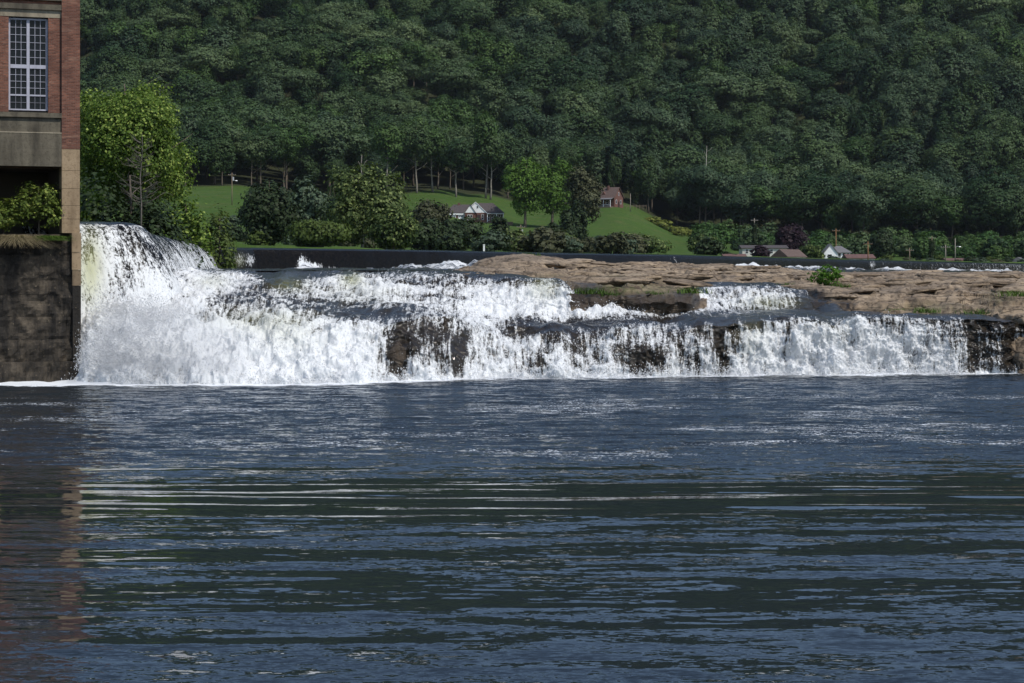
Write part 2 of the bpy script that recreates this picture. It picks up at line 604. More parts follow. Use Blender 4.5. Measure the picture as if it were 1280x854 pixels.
M['ground'] = ground_mat()
M['rock'] = rock_mat()
M['falls'] = falls_mat('falls_water')
M['sheet'] = falls_mat('dam_sheet_water', 4.2, 0.8, 7.5, ((0.0025, 0.0022, 0.002), (0.009, 0.007, 0.005)), 0.22, 2.4)
M['river'] = river_mat()
M['brick'] = brick_mat()
M['concrete'] = concrete_mat('grey_concrete', (0.085, 0.074, 0.054), (0.165, 0.145, 0.108), (0.028, 0.025, 0.02), 0.8)
M['tan_concrete'] = concrete_mat('tan_concrete', (0.25, 0.180, 0.110), (0.35, 0.265, 0.170), (0.10, 0.065, 0.038), 0.6)
M['light_concrete'] = concrete_mat('pale_concrete', (0.24, 0.205, 0.15), (0.33, 0.29, 0.215), (0.09, 0.075, 0.055), 0.6)
M['dark_concrete'] = concrete_mat('wet_dark_concrete', (0.04, 0.034, 0.028), (0.08, 0.066, 0.05))
M['found'] = foundation_mat()
M['pier_mix'] = concrete_mat('stained_tan_concrete', (0.14, 0.10, 0.065), (0.22, 0.165, 0.105), (0.03, 0.022, 0.016), 0.9)
M['frame'] = plain('window_paint', (0.36, 0.36, 0.42), 0.5, 0.15, 2.0)
M['lowframe'] = plain('grey_window_paint', (0.17, 0.17, 0.20), 0.5, 0.2, 2.0)
M['white'] = plain('white_paint', (0.78, 0.78, 0.78), 0.5, 0.06, 1.0)
M['cream'] = plain('cream_siding', (0.55, 0.52, 0.46), 0.6, 0.1, 1.0)
M['roof_dark'] = plain('dark_shingles', (0.060, 0.050, 0.050), 0.85, 0.3, 2.5, 0.4)
M['roof_grey'] = plain('grey_shingles', (0.13, 0.125, 0.13), 0.85, 0.2, 2.0, 0.3)
M['roof_brown'] = plain('brown_shingles', (0.095, 0.064, 0.054), 0.85, 0.25, 2.0, 0.3)
M['roof_red'] = plain('rusty_roof', (0.12, 0.062, 0.05), 0.7, 0.25, 1.0)
M['house_brick'] = plain('house_brick', (0.125, 0.060, 0.047), 0.9, 0.25, 6.0)
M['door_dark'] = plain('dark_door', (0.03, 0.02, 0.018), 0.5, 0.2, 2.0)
M['wood'] = plain('weathered_wood', (0.16, 0.12, 0.085), 0.85, 0.25, 3.0)
M['pole'] = plain('pole_wood', (0.20, 0.15, 0.105), 0.85, 0.3, 1.0)
M['pole_pale'] = plain('pale_pole_wood', (0.25, 0.22, 0.18), 0.85, 0.2, 1.0)
M['pole_orange'] = plain('orange_pole_wood', (0.25, 0.13, 0.06), 0.85, 0.2, 1.0)
M['metal'] = plain('grey_metal', (0.35, 0.36, 0.38), 0.4, 0.1, 3.0)
_t = NT('window_glass')
_g = _t.bsdf(Base_Color=(0.008, 0.010, 0.012), Roughness=0.22, IOR=1.45)
_g.inputs['Specular IOR Level'].default_value = 0.22
M['glass'] = _t.done(_g.outputs[0])
_t = NT('foam_droplets')
_b = _t.bsdf(Base_Color=(0.85, 0.87, 0.90), Roughness=0.5)
_tl = _t.n('ShaderNodeBsdfTranslucent')
_tl.inputs['Color'].default_value = (0.85, 0.87, 0.90, 1)
_ms = _t.n('ShaderNodeMixShader')
_ms.inputs[0].default_value = 0.3
_t.t.links.new(_b.outputs[0], _ms.inputs[1])
_t.t.links.new(_tl.outputs[0], _ms.inputs[2])
M['drops'] = _t.done(_ms.outputs[0])


# ------------------------------------------------------------------ terrain
TP = np.array([-600, 100, 280, 420, 540, 595, 680, 765, 860, 950, 1100, 1280, 2200.])
TD = np.array([240, 330, 450, 560, 650, 750, 850, 950.])
TY = np.array([
    [302, 302, 288, 262, 242, 224, 208, 195],
    [302, 304, 290, 265, 242, 224, 208, 196],
    [306, 309, 301, 278, 246, 231, 222, 205],
    [308, 312, 307, 294, 274, 252, 242, 222],
    [309, 315, 312, 302, 288, 264, 242, 222],
    [310, 316, 313, 305, 293, 277, 250, 228],
    [311, 317, 315, 309, 297, 284, 268, 244],
    [312, 318, 317, 312, 303, 289, 259, 247],
    [312, 318, 321, 320, 314, 304, 292, 276],
    [312, 318, 323, 324, 321, 312, 301, 284],
    [312, 318, 325, 327, 324, 315, 305, 290],
    [312, 318, 326, 329, 326, 317, 307, 295],
    [312, 318, 326, 329, 326, 317, 307, 295.]])
TZ = HC + (HY - TY) * TD[None, :] / F
_j = np.array([15.0, 15.5])


def shore_y(X):
    return np.interp(X, [-400, -34, -31, -29, -20, 0, 40, 80, 125, 200, 600],
                     [90, 118, 150, 262, 285, 320, 378, 455, 520, 600, 760])


def ground_z(X, Y):
    X = np.asarray(X, float)
    Y = np.asarray(Y, float)
    px = np.clip(640 + X * F / np.maximum(Y, 1), -600, 2200)
    d = np.clip(Y, 240, 950)
    i = np.clip(np.searchsorted(TP, px) - 1, 0, len(TP) - 2)
    j = np.clip(np.searchsorted(TD, d) - 1, 0, len(TD) - 2)
    a = (px - TP[i]) / (TP[i + 1] - TP[i])
    a = a * a * (3 - 2 * a)
    b = (d - TD[j]) / (TD[j + 1] - TD[j])
    z = (TZ[i, j] * (1 - a) * (1 - b) + TZ[i + 1, j] * a * (1 - b) + TZ[i, j + 1] * (1 - a) * b + TZ[i + 1, j + 1] * a * b)
    far = np.clip(Y - 950, 0, 900)
    z = z + far * 0.50 - np.clip(far - 700, 0, 500) * 0.25
    rid = gnoise((X + 0.55 * Y) / 190.0, (Y - 0.4 * X) / 420.0, seed=3) * 46
    z = z + rid * sstep(900, 1120, Y)
    z = np.maximum(z, 8.75) + 0.35 * gnoise(X / 9, Y / 14, seed=5)
    s = sstep(-4, 2, Y - shore_y(X))
    return z * s - 3.2 * (1 - s)


def gz(X, Y):
    return float(ground_z(np.array([X]), np.array([Y]))[0])


FORX = [100, 280, 420, 540, 620, 700, 790, 850, 900, 1280]
FORY = [690, 738, 800, 868, 880, 890, 905, 880, 850, 825]


def forest_y(px):
    return np.interp(px, FORX, FORY)


def build_ground():
    ys = np.concatenate([np.linspace(95, 700, 150), np.linspace(706, 1000, 60), np.linspace(1015, 2600, 60), [4000, 7000]])
    ps = np.concatenate([np.linspace(-2600, -60, 40), np.linspace(-40, 1320, 230), np.linspace(1345, 3900, 40)])
    P, Y = np.meshgrid(ps, ys, indexing='ij')
    X = (P - 640) * Y / F
    Z = ground_z(X, Y)
    me = new_mesh('ground', np.stack([X, Y, Z], -1).reshape(-1, 3), grid_faces(len(ps), len(ys)), M['ground'], True)
    fy = forest_y(P)
    lawn = 1 - sstep(-6, 10, Y - fy)
    attr(me, 'lawn', lawn)
    struct('ground', me, 'grassy hillside with lawns rising to the wooded slope')
    bed = new_mesh('riverbed', [(-6000, -4000, -3.5), (6000, -4000, -3.5), (6000, 8000, -3.5), (-6000, 8000, -3.5)],
                   np.array([[0, 1, 2, 3]]), M['dark_concrete'])
    struct('riverbed', bed, 'riverbed under the water')


build_ground()

# upper river behind the dam
DAM = [(-26.5, 110.2), (-23.6, 112.2), (-20.9, 114.5), (-22.6, 122), (-24.0, 135), (-25.4, 149), (-28.2, 181), (-30.2, 207), (-27.6, 218),
       (-17.5, 228), (-7.5, 240), (5.6, 264), (24.8, 292), (58, 366), (89, 424), (124, 490), (190, 610)]
CREST = 8.45


def resample(pts, step):
    pts = [Vector((p[0], p[1], 0)) for p in pts]
    out = []
    for i in range(len(pts) - 1):
        p0, p1, p2, p3 = pts[max(i - 1, 0)], pts[i], pts[i + 1], pts[min(i + 2, len(pts) - 1)]
        n = max(3, int((p2 - p1).length / step))
        for k in range(n):
            u = k / n
            # Catmull-Rom with low tension
            t1, t2 = (p2 - p0) * 0.28, (p3 - p1) * 0.28
            m = (p2 - p1).length
            if t1.length > m * 0.5:
                t1 = t1.normalized() * m * 0.5
            if t2.length > m * 0.5:
                t2 = t2.normalized() * m * 0.5
            h1, h2, h3, h4 = 2*u**3 - 3*u**2 + 1, -2*u**3 + 3*u**2, u**3 - 2*u**2 + u, u**3 - u**2
            q = p1 * h1 + p2 * h2 + t1 * h3 + t2 * h4
            out.append((q.x, q.y))
    out.append((pts[-1].x, pts[-1].y))
    return np.array(out)


DL = np.concatenate([resample(DAM[:4], 0.08), resample(DAM[3:9], 0.25)[1:], resample(DAM[8:14], 0.3)[1:], resample(DAM[13:], 0.8)[1:]])


def blobs(px, y, lst):
    s = np.zeros_like(px)
    for cx, cy, rx, ry, a in lst:
        s += a * np.exp(-(((px - cx) / rx) ** 2 + ((y - cy) / ry) ** 2))
    return s


def dam_frame():
    t = np.gradient(DL, axis=0)
    t /= np.linalg.norm(t, axis=1)[:, None]
    n = np.stack([t[:, 1], -t[:, 0]], -1)
    for _ in range(6):
        n[1:-1] = (n[:-2] + n[1:-1] * 2 + n[2:]) / 4
    n /= np.linalg.norm(n, axis=1)[:, None]
    a = np.concatenate([[0], np.cumsum(np.linalg.norm(np.diff(DL, axis=0), axis=1))])
    return n, a


def build_dam():
    n, a = dam_frame()
    ps = np.array([-6, -3, -1.2, -0.4, 0.15, 0.55, 1.0, 1.5, 2.1, 2.7, 3.3, 3.8])
    pd = np.array([0.0, 0.0, 0.02, 0.10, 0.30, 0.62, 1.2, 2.1, 3.4, 5.0, 7.0, 9.0])
    nv = 70
    tt = np.concatenate([np.linspace(0, 3.2, 12), np.linspace(3.3, 11, nv - 12)])
    s = np.interp(tt, np.arange(12), ps)
    dr = np.interp(tt, np.arange(12), pd)
    for _ in range(3):
        s[1:-1] = (s[:-2] + 2 * s[1:-1] + s[2:]) / 4
        dr[1:-1] = (dr[:-2] + 2 * dr[1:-1] + dr[2:]) / 4
    arc = np.concatenate([[0], np.cumsum(np.hypot(np.diff(s), np.diff(dr)))])
    A = a[:, None] + 0 * arc[None]
    V = arc[None] + 0 * a[:, None]
    near = 1 - sstep(30, 110, a)[:, None]
    disp = (0.16 * near + 0.03) * fbm(A * 1.2, V * 0.35, oct=3, seed=21) * sstep(3.5, 6, V)
    disp += 0.05 * near * fbm(A * 4, V * 2.0, oct=3, seed=24) * sstep(5, 8, V)
    lip = 0.10 * gnoise(a / 2.2, a * 0, seed=25)[:, None] * sstep(-2, 0.5, s)[None]
    steep = 1 - 0.62 * sstep(84, 96, a)[:, None]
    S = np.where(s > 0, s * steep, s + 0 * steep) + disp + lip
    X = DL[:, 0:1] + n[:, 0:1] * S
    Y = DL[:, 1:2] + n[:, 1:2] * S
    Z = CREST - dr[None] + 0 * A + disp * 0.25
    verts = np.stack([X, Y, Z], -1).reshape(-1, 3)
    me = new_mesh('dam_water', verts, grid_faces(len(a), nv), M['sheet'], True)
    px = 640 + X * F / Y
    yy = HY - (Z - HC) * F / Y
    # froth on the sheet: heavy on the near chute, streaks on the long side, little on the far crest save a painted sheen
    front = 1 - sstep(6.0, 10, a)[:, None]
    side = (sstep(6, 10, a) * (1 - sstep(78, 98, a)))[:, None]
    mid = sstep(90, 105, a)[:, None]
    drop = (CREST - Z)
    foam = front * (0.34 + 0.26 * sstep(0.5, 4.0, drop)) + side * (0.20 + 0.22 * sstep(0.4, 2.4, drop)) + mid * -0.42
    foam = foam - 0.9 * (1 - sstep(0.06, 0.26, drop))
    foam += blobs(px, yy, [(125, 330, 16, 60, 0.30), (150, 300, 16, 20, 0.02), (232, 322, 16, 22, 0.25), (262, 322, 14, 14, 0.25), (200, 370, 30, 25, 0.4),
                           (300, 324, 12, 11, 0.75), (314, 326, 6, 13, 0.7), (378, 328, 7, 11, 1.3), (392, 333, 16, 5, 1.2), (420, 336, 14, 3, .8), (1090, 330, 3, 6, 0.7)])
    foam += mid * 0.95 * sstep(0.22, 0.5, gnoise(a / 1.6, a * 0 + 3.3, seed=27)[:, None] + 0.25 * gnoise(a / 0.4, a * 0, seed=29)[:, None]) * (1 - sstep(280, 330, Y))
    foam += (0.22 * sstep(262, 300, Y) + 0.36 * sstep(330, 480, Y)) * sstep(0.1, 0.4, drop)  # paler towards the far crest: a sheen put into the froth colour
    attr(me, 'foam', foam)
    attr(me, 'tint', np.clip(blobs(px, yy, [(113, 335, 16, 45, 1.0), (298, 326, 8, 8, .45)]) * (Y < 260), 0, 1))
    uv_from_point(me, A, V)
    struct('dam_water', me, 'sheet of river water pouring over the curved dam crest')
    # concrete weir inside the sheet
    k = np.arange(0, len(DL), 4)
    prof = [(-4.0, 8.0), (-0.6, 8.0), (0.2, 7.5), (0.8, 6.3), (1.7, 3.5), (2.6, 0.0), (3.0, -2.5), (-4.0, -2.5)]
    vv = np.array([[(DL[i, 0] + n[i, 0] * (s_ * .3 - .4 if s_ > 0 else s_), DL[i, 1] + n[i, 1] * (s_ * .3 - .4 if s_ > 0 else s_), z_ - 0.25) for s_, z_ in prof] for i in k])
    m = len(prof)
    f = [[i * m + q, (i + 1) * m + q, (i + 1) * m + (q + 1) % m, i * m + (q + 1) % m] for i in range(len(k) - 1) for q in range(m)]
    me = new_mesh('concrete_dam', vv.reshape(-1, 3), np.array(f), M['dark_concrete'], False)
    thing('concrete_dam', 'long low concrete dam with river water sheeting over its curved crest', 'dam', me=me)
    # upper river surface: fan of strips from the dam line to beyond the far bank
    from mathutils.geometry import tessellate_polygon
    off = np.where(a < 12, 2.2, 5.0)
    nb = np.stack([DL[:, 0] - n[:, 0] * off, DL[:, 1] - n[:, 1] * off], -1)[::5]
    ring = [(x, y, CREST - 0.02) for x, y in nb] + [(400, 900, CREST - 0.02), (-90, 700, CREST - 0.02), (-90, 150, CREST - 0.02), (-40, 116, CREST - 0.02)]
    tri = tessellate_polygon([[Vector(p) for p in ring]])
    me = new_mesh('upper_river', ring, np.array(tri), M['river'])
    attr(me, 'foam', np.full(len(ring), -0.6))
    attr(me, 'chop', np.full(len(ring), 0.5))
    attr(me, 'rough', np.full(len(ring), 0.15))
    struct('upper_river', me, 'calm river water held behind the dam')


build_dam()

# ------------------------------------------------------------------ falls: sloping cascades
W = {
    60:  [(102.6, -.8, .7), (104, -.7, .95), (106.5, -.6, 1), (108.5, -.5, 1), (111, -.4, 1), (113, -.3, 1)],
    92:  [(102.5, -.7, .7), (104, -.3, .95), (106.0, .3, 1), (108.5, 1.2, 1), (111, 2.6, 1), (113, 3.4, 1)],
    110: [(102.4, -.6, .7), (103.6, .5, .95), (105.5, 1.7, 1), (107.5, 2.9, 1), (110, 3.7, 1), (113, 4.1, 1)],
    160: [(101.9, -.6, .7), (103.2, .4, .95), (105.2, 1.6, 1), (107.5, 3.0, 1), (110, 3.8, 1), (114, 4.3, 1), (120, 4.7, 1)],
    230: [(101.9, -.6, .7), (103.0, .4, .95), (105, 1.5, 1), (107.5, 2.9, 1), (111, 3.8, .95), (118, 4.7, .8), (128, 5.5, .8), (140, 5.75, .7), (152, 5.9, .5)],
    300: [(101.9, -.6, .7), (103, .4, .95), (105, 1.5, 1), (107.2, 2.6, .95), (112, 3.6, .72), (120, 4.5, .66), (130, 5.1, .75), (137, 5.5, .5), (142, 5.85, .2), (155, 5.9, .1)],
    360: [(102.2, -.6, .7), (103.2, .4, .95), (105.2, 1.6, 1), (107, 2.8, .95), (112, 3.6, .68), (119, 4.4, .7), (127, 5.0, .6), (131, 5.3, .2), (134, 5.75, .1), (142, 5.9, .05)],
    440: [(102.8, -.6, .7), (103.8, .4, .95), (105.5, 1.6, 1), (107.4, 3.0, .75), (109, 3.4, .45), (116, 3.9, .5), (120, 4.5, .85), (126, 5.1, .8), (130, 5.5, .4), (134, 5.8, .1), (142, 5.9, .05)],
    500: [(104.8, -.6, .7), (106, .4, .8), (107, 1.5, .45), (108.4, 3.0, .5), (112, 3.6, .45), (117, 4.0, .75), (122, 4.8, .8), (127, 5.4, .6), (132, 5.75, .15), (140, 5.9, .05)],
    560: [(106.4, -.6, .7), (107.4, .4, .8), (108.4, 1.6, .5), (110, 3.1, .5), (113, 3.5, .65), (118, 4.1, .8), (121.5, 4.8, .75), (125, 5.4, .6), (130, 5.75, .1), (140, 5.85, .05)],
    640: [(108, -.6, .7), (109, .4, .85), (110.3, 1.1, .75), (112, 2.0, .7), (113.2, 2.6, .5), (117, 3.05, .7), (119, 3.7, .85), (121, 4.7, .75), (123, 5.3, .5), (126, 5.5, .1), (132, 5.4, .1)],
    700: [(108.3, -.6, .7), (109.3, .4, .85), (110.4, 1.1, .6), (112, 2.1, .65), (113.5, 2.7, .2), (117, 3.0, .8), (119, 3.6, .95), (120.5, 4.6, .8), (122.5, 5.2, .3), (126, 5.1, .1), (132, 5.0, .1)],
    740: [(108.7, -.6, .7), (109.7, .4, .85), (110.6, 1.1, .6), (112, 2.1, .65), (113.7, 2.75, .25), (117.5, 3.0, .75), (119, 3.4, .9), (120.5, 3.6, .9), (122, 3.6, .6), (127, 3.6, .1)],
    800: [(109.5, -.6, .7), (110.4, .4, .8), (111, 1.3, .5), (112.3, 2.4, .7), (114, 2.8, .45), (118, 3.05, .55), (120, 3.3, .7), (122, 3.3, .3), (127, 3.3, .1)],
    880: [(110.4, -.6, .7), (111.1, .4, .8), (111.6, 1.7, .6), (112.5, 2.7, .4), (114, 3.0, .2), (118, 3.2, .25), (122, 3.35, .5), (125.5, 3.7, .8), (128.5, 4.6, .7), (133, 4.95, .2), (138, 5.0, .1)],
    960: [(111.2, -.6, .7), (111.8, .4, .9), (112.2, 1.8, .85), (112.9, 2.85, .6), (114, 3.1, .05), (118, 3.25, .05), (123.5, 3.35, .4), (125.2, 4.1, .8), (127.5, 4.65, .55), (132, 4.85, .1), (138, 4.9, .1)],
    1020: [(111.6, -.6, .7), (112.2, .4, .95), (112.6, 1.8, .9), (113.3, 2.95, .7), (114.5, 3.12, .0), (118, 3.26, .0), (123, 3.3, .2), (125, 4.0, .4), (127, 4.5, .4), (130, 4.6, .1), (135, 4.5, .1)],
    1060: [(111.9, -.6, .7), (112.5, .4, .95), (112.9, 1.8, .9), (113.6, 3.0, .7), (115, 3.15, .0), (119, 3.28, .0), (123, 3.3, .1), (127, 3.3, .1)],
    1130: [(112.4, -.6, .7), (113, .4, .95), (113.4, 1.8, .9), (114, 3.02, .6), (115.2, 3.15, .0), (119, 3.25, .0), (123, 3.2, .0), (127, 3.2, .0)],
    1200: [(112.9, -.6, .6), (113.5, .4, .8), (113.9, 1.8, .6), (114.4, 3.0, .4), (115.6, 3.15, .0), (118, 3.2, .0), (122, 3.1, .0), (127, 3.1, .0)],
    1262: [(113.4, -.6, .6), (114, .4, .5), (114.4, 1.8, .35), (114.8, 2.9, .2), (116, 3.0, .0), (118, 3.0, .0), (122, 2.9, .0), (127, 2.9, .0)],
    1300: [(114.4, -.6, .6), (115, .4, .3), (115.4, 1.5, .3), (115.8, 2.2, .2), (117, 2.3, .0), (119, 2.3, .0), (122, 2.3, .0), (127, 2.3, .0)],
}


def loft(table, nu, nv, dens=None, ncol=3):
    keys = sorted(table)
    cols = []
    for k in keys:
        c = np.array(table[k], float)
        L = np.concatenate([[0], np.cumsum(np.hypot(np.diff(c[:, 0]) * 0.45, np.diff(c[:, 1]) * 1.6))])
        L /= L[-1]
        t = np.linspace(0, 1, nv) if dens is None else dens
        cols.append(np.stack([np.interp(t, L, c[:, i]) for i in range(c.shape[1])], -1))
    cols = np.array(cols)
    px = np.linspace(keys[0], keys[-1], nu)
    out = np.empty((nu, nv, cols.shape[2]))
    # monotone smooth interpolation across columns
    i = np.clip(np.searchsorted(keys, px, side='right') - 1, 0, len(keys) - 2)
    ka = np.array(keys, float)
    a = (px - ka[i]) / (ka[i + 1] - ka[i])
    a = 0.5 * a + 0.5 * a * a * (3 - 2 * a)
    out = cols[i] * (1 - a)[:, None, None] + cols[i + 1] * a[:, None, None]
    return px, out


FALL_BLOBS = [
    # dark rock and thin water showing through
    (495, 452, 11, 22, -.95), (503, 425, 7, 16, -.6), (545, 425, 10, 22, -.30), (571, 450, 10, 20, -.7), (576, 425, 9, 18, -.45), (536, 412, 40, 12, -.15), (520, 440, 6, 20, -.2),
    (675, 458, 12, 16, -.55), (640, 462, 10, 12, -.30), (615, 462, 5, 6, -.6), (800, 455, 18, 18, -.70), (830, 452, 10, 20, -.30), (760, 455, 40, 14, -.18),
    (900, 425, 6, 22, -.7), (906, 450, 7, 18, -.7), (870, 455, 10, 20, -.35), (918, 430, 8, 20, -.3),
    (1215, 430, 9, 40, -.45), (1235, 440, 10, 40, -.25), (1262, 440, 7, 40, -.6), (1140, 450, 16, 16, -.25),
    (985, 420, 5, 18, -.35), (1010, 410, 20, 7, -.25), (940, 405, 14, 8, -.4), (1120, 403, 40, 5, -.25),
    (730, 404, 40, 5, -.5), (680, 413, 34, 6, -.5), (640, 420, 24, 6, -.3), (800, 400, 70, 5, -.3), (480, 390, 40, 6, -.4), (430, 396, 26, 5, -.3), (330, 400, 40, 7, -.3), (350, 352, 26, 10, -.75),
    (440, 350, 14, 9, -.25), (560, 356, 40, 6, -.2), (290, 385, 50, 12, -.12), (600, 345, 45, 3, -.5), (1020, 375, 22, 12, -.4),
    (300, 372, 60, 12, -.35), (400, 383, 45, 9, -.30), (395, 362, 30, 5, -.3), (560, 372, 30, 6, -.35), (530, 352, 50, 4, -.35), (620, 352, 30, 5, -.2), (260, 395, 30, 8, -.2),
    (655, 400, 30, 8, -.3), (860, 400, 40, 5, -.3), (720, 440, 12, 24, -.2),
    # heavy froth
    (170, 430, 80, 50, .25), (300, 440, 120, 30, .2), (420, 440, 60, 30, .2), (640, 380, 60, 16, .25), (1060, 440, 90, 25, .2), (940, 435, 12, 25, .15),
    (770, 388, 80, 5, .25), (250, 362, 40, 16, .2), (600, 410, 30, 20, .2),
]
FALL_TINT = [(440, 349, 13, 8, .8), (680, 358, 20, 16, .45), (265, 352, 22, 8, .35), (360, 355, 22, 10, .55), (355, 420, 40, 18, .22), (450, 365, 50, 14, .2),
             (940, 420, 22, 30, .22), (965, 378, 35, 9, .4), (330, 400, 60, 14, .35), (116, 360, 14, 40, .5), (1040, 410, 30, 20, .12)]


def build_falls():
    nu, nv = 1150, 250
    dens = np.concatenate([np.linspace(0, 0.72, int(nv * 0.82)), np.linspace(0.72, 1, nv - int(nv * 0.82) + 1)[1:]])
    px, o = loft(W, nu, nv, dens)
    D, Z, Fm = o[..., 0], o[..., 1], o[..., 2]
    P = px[:, None] + 0 * D
    X = (P - 640) * D / F
    gx = np.gradient(Z, axis=1)
    gd = np.gradient(D, axis=1)
    slope = np.clip(gx / np.maximum(np.hypot(gx, gd), 1e-5), 0, 1)
    # lip and gully wander
    D = D + 0.55 * gnoise(X / 1.6, D * 0 + 1.3, seed=31) * sstep(0.1, 0.8, slope) + 0.3 * gnoise(X / 0.5, Z / 3, seed=32) * slope
    lipv = fbm(X / 3.6, D / 8, oct=3, seed=36) * sstep(0.2, 1.6, Z) * (1 - sstep(3.2, 4.4, Z)) * (1 - sstep(880, 960, P)) * sstep(230, 300, P)
    Z = Z + 0.75 * lipv
    Dd = D + 1.2 * fbm(X / 5.0, D / 5.0, oct=2, seed=33) * (1 - 0.5 * sstep(880, 960, P))
    wild = sstep(0.3, 0.9, Fm)
    n3 = fbm(X / 0.9, D / 0.9, Z / 1.2, oct=5, seed=41, gain=0.58)
    n1 = fbm(X / 2.8, D / 2.8, Z / 2.8, oct=3, seed=47)
    amp = 0.06 + 0.34 * wild
    Z2 = Z + n3 * amp + n1 * (0.16 + 0.42 * wild)
    n5 = fbm(X / 1.3, Z / 0.7, D / 2.5, oct=4, seed=44, gain=.55)
    D2 = Dd - slope * (n3 * 0.75 * wild + n1 * 0.6 * wild + n5 * 0.9 * (1 - 0.7 * wild))
    # keep the foot of the falls in the water
    Z2 = np.where(Z < 0.0, np.minimum(Z2, 0.05 + 0 * Z), Z2)
    X2 = (P - 640) * D / F + 0.10 * gnoise(X / 0.7, Z / 0.7, D / 0.7, seed=51) * wild
    verts = np.stack([X2, D2, Z2], -1)
    me = new_mesh('falls_water', verts.reshape(-1, 3), grid_faces(nu, nv), M['falls'], True)
    pp = 640 + X2 * F / D2
    yy = HY - (Z2 - HC) * F / D2
    foam = Fm * 0.92 - 0.06 + blobs(pp, yy, FALL_BLOBS) * 0.8
    foam += 0.30 * n3 * wild
    foam += 0.5 * (1 - sstep(-0.1, 0.35, Z))
    attr(me, 'foam', foam)
    attr(me, 'tint', np.clip(blobs(pp, yy, FALL_TINT), 0, 1))
    arc = np.cumsum(np.hypot(np.gradient(D, axis=1), np.gradient(Z, axis=1)), axis=1)
    uv_from_point(me, X, arc)
    struct('falls_water', me, 'white water tumbling down the broad stepped falls')
    return verts, foam, slope


FV, FFOAM, FSLOPE = build_falls()


def build_spray():
    v = FV.reshape(-1, 3)
    n = 42000
    w = np.clip(FFOAM.ravel() - 0.25, 0.0, 0.8) * (0.3 + FSLOPE.ravel()) * (v[:, 1] < 128) * (v[:, 2] > -0.05)
    w = w / w.sum()
    idx = rng.choice(len(v), n, p=w)
    p = v[idx] + rng.normal(0, 1, (n, 3)) * np.array([0.06, 0.06, 0.05])
    up = rng.exponential(0.07, n)
    p[:, 2] += up
    p[:, 1] -= up * 0.5 + rng.exponential(0.05, n)
    size = 0.005 + 0.014 * rng.random(n) ** 2
    # airborne spray: at the foot of the near chute
    m = 30000
    q = np.stack([rng.normal(-20.2, 1.6, m), 103.6 + rng.random(m) * 6, np.abs(rng.normal(0, 1, m))], -1)
    q[:, 2] = (q[:, 1] - 102.6) * 0.48 + q[:, 2] * 0.75
    k = q[:, 0] > -22.2
    q = q[k]
    k2 = 9000
    foot = np.stack([rng.uniform(-20, 25, k2), np.zeros(k2), rng.exponential(0.18, k2)], -1)
    pxs = np.array(sorted(W))
    f0 = np.array([np.interp(0.2, [W[a][0][1], W[a][1][1]], [W[a][0][0], W[a][1][0]]) for a in pxs])
    foot[:, 1] = np.interp(640 + foot[:, 0] * F / 110, pxs, f0) - rng.exponential(0.25, k2)
    p = np.concatenate([p, q, foot])
    size = np.concatenate([size, 0.006 + 0.010 * rng.random(len(q)), 0.008 + 0.012 * rng.random(k2)])
    n = len(p)
    tet = np.array([(1, 1, 1), (-1, -1, 1), (-1, 1, -1), (1, -1, -1)], float)
    ang = rng.random(n) * 6.28
    ca, sa = np.cos(ang), np.sin(ang)
    tx = tet[None, :, 0] * ca[:, None] - tet[None, :, 1] * sa[:, None]
    ty = tet[None, :, 0] * sa[:, None] + tet[None, :, 1] * ca[:, None]
    tz = np.repeat(tet[None, :, 2], n, 0) * (1 + rng.random(n) * 1.5)[:, None]
    vv = p[:, None, :] + np.stack([tx, ty, tz], -1) * size[:, None, None]
    fb = np.array([(0, 1, 2), (0, 3, 1), (0, 2, 3), (1, 3, 2)])
    ff = (np.arange(n) * 4)[:, None, None] + fb[None]
    me = new_mesh('falls_spray', vv.reshape(-1, 3), ff.reshape(-1, 3), M['drops'])
    struct('falls_spray', me, 'white droplets and spray thrown up by the falls', 'stuff')


build_spray()

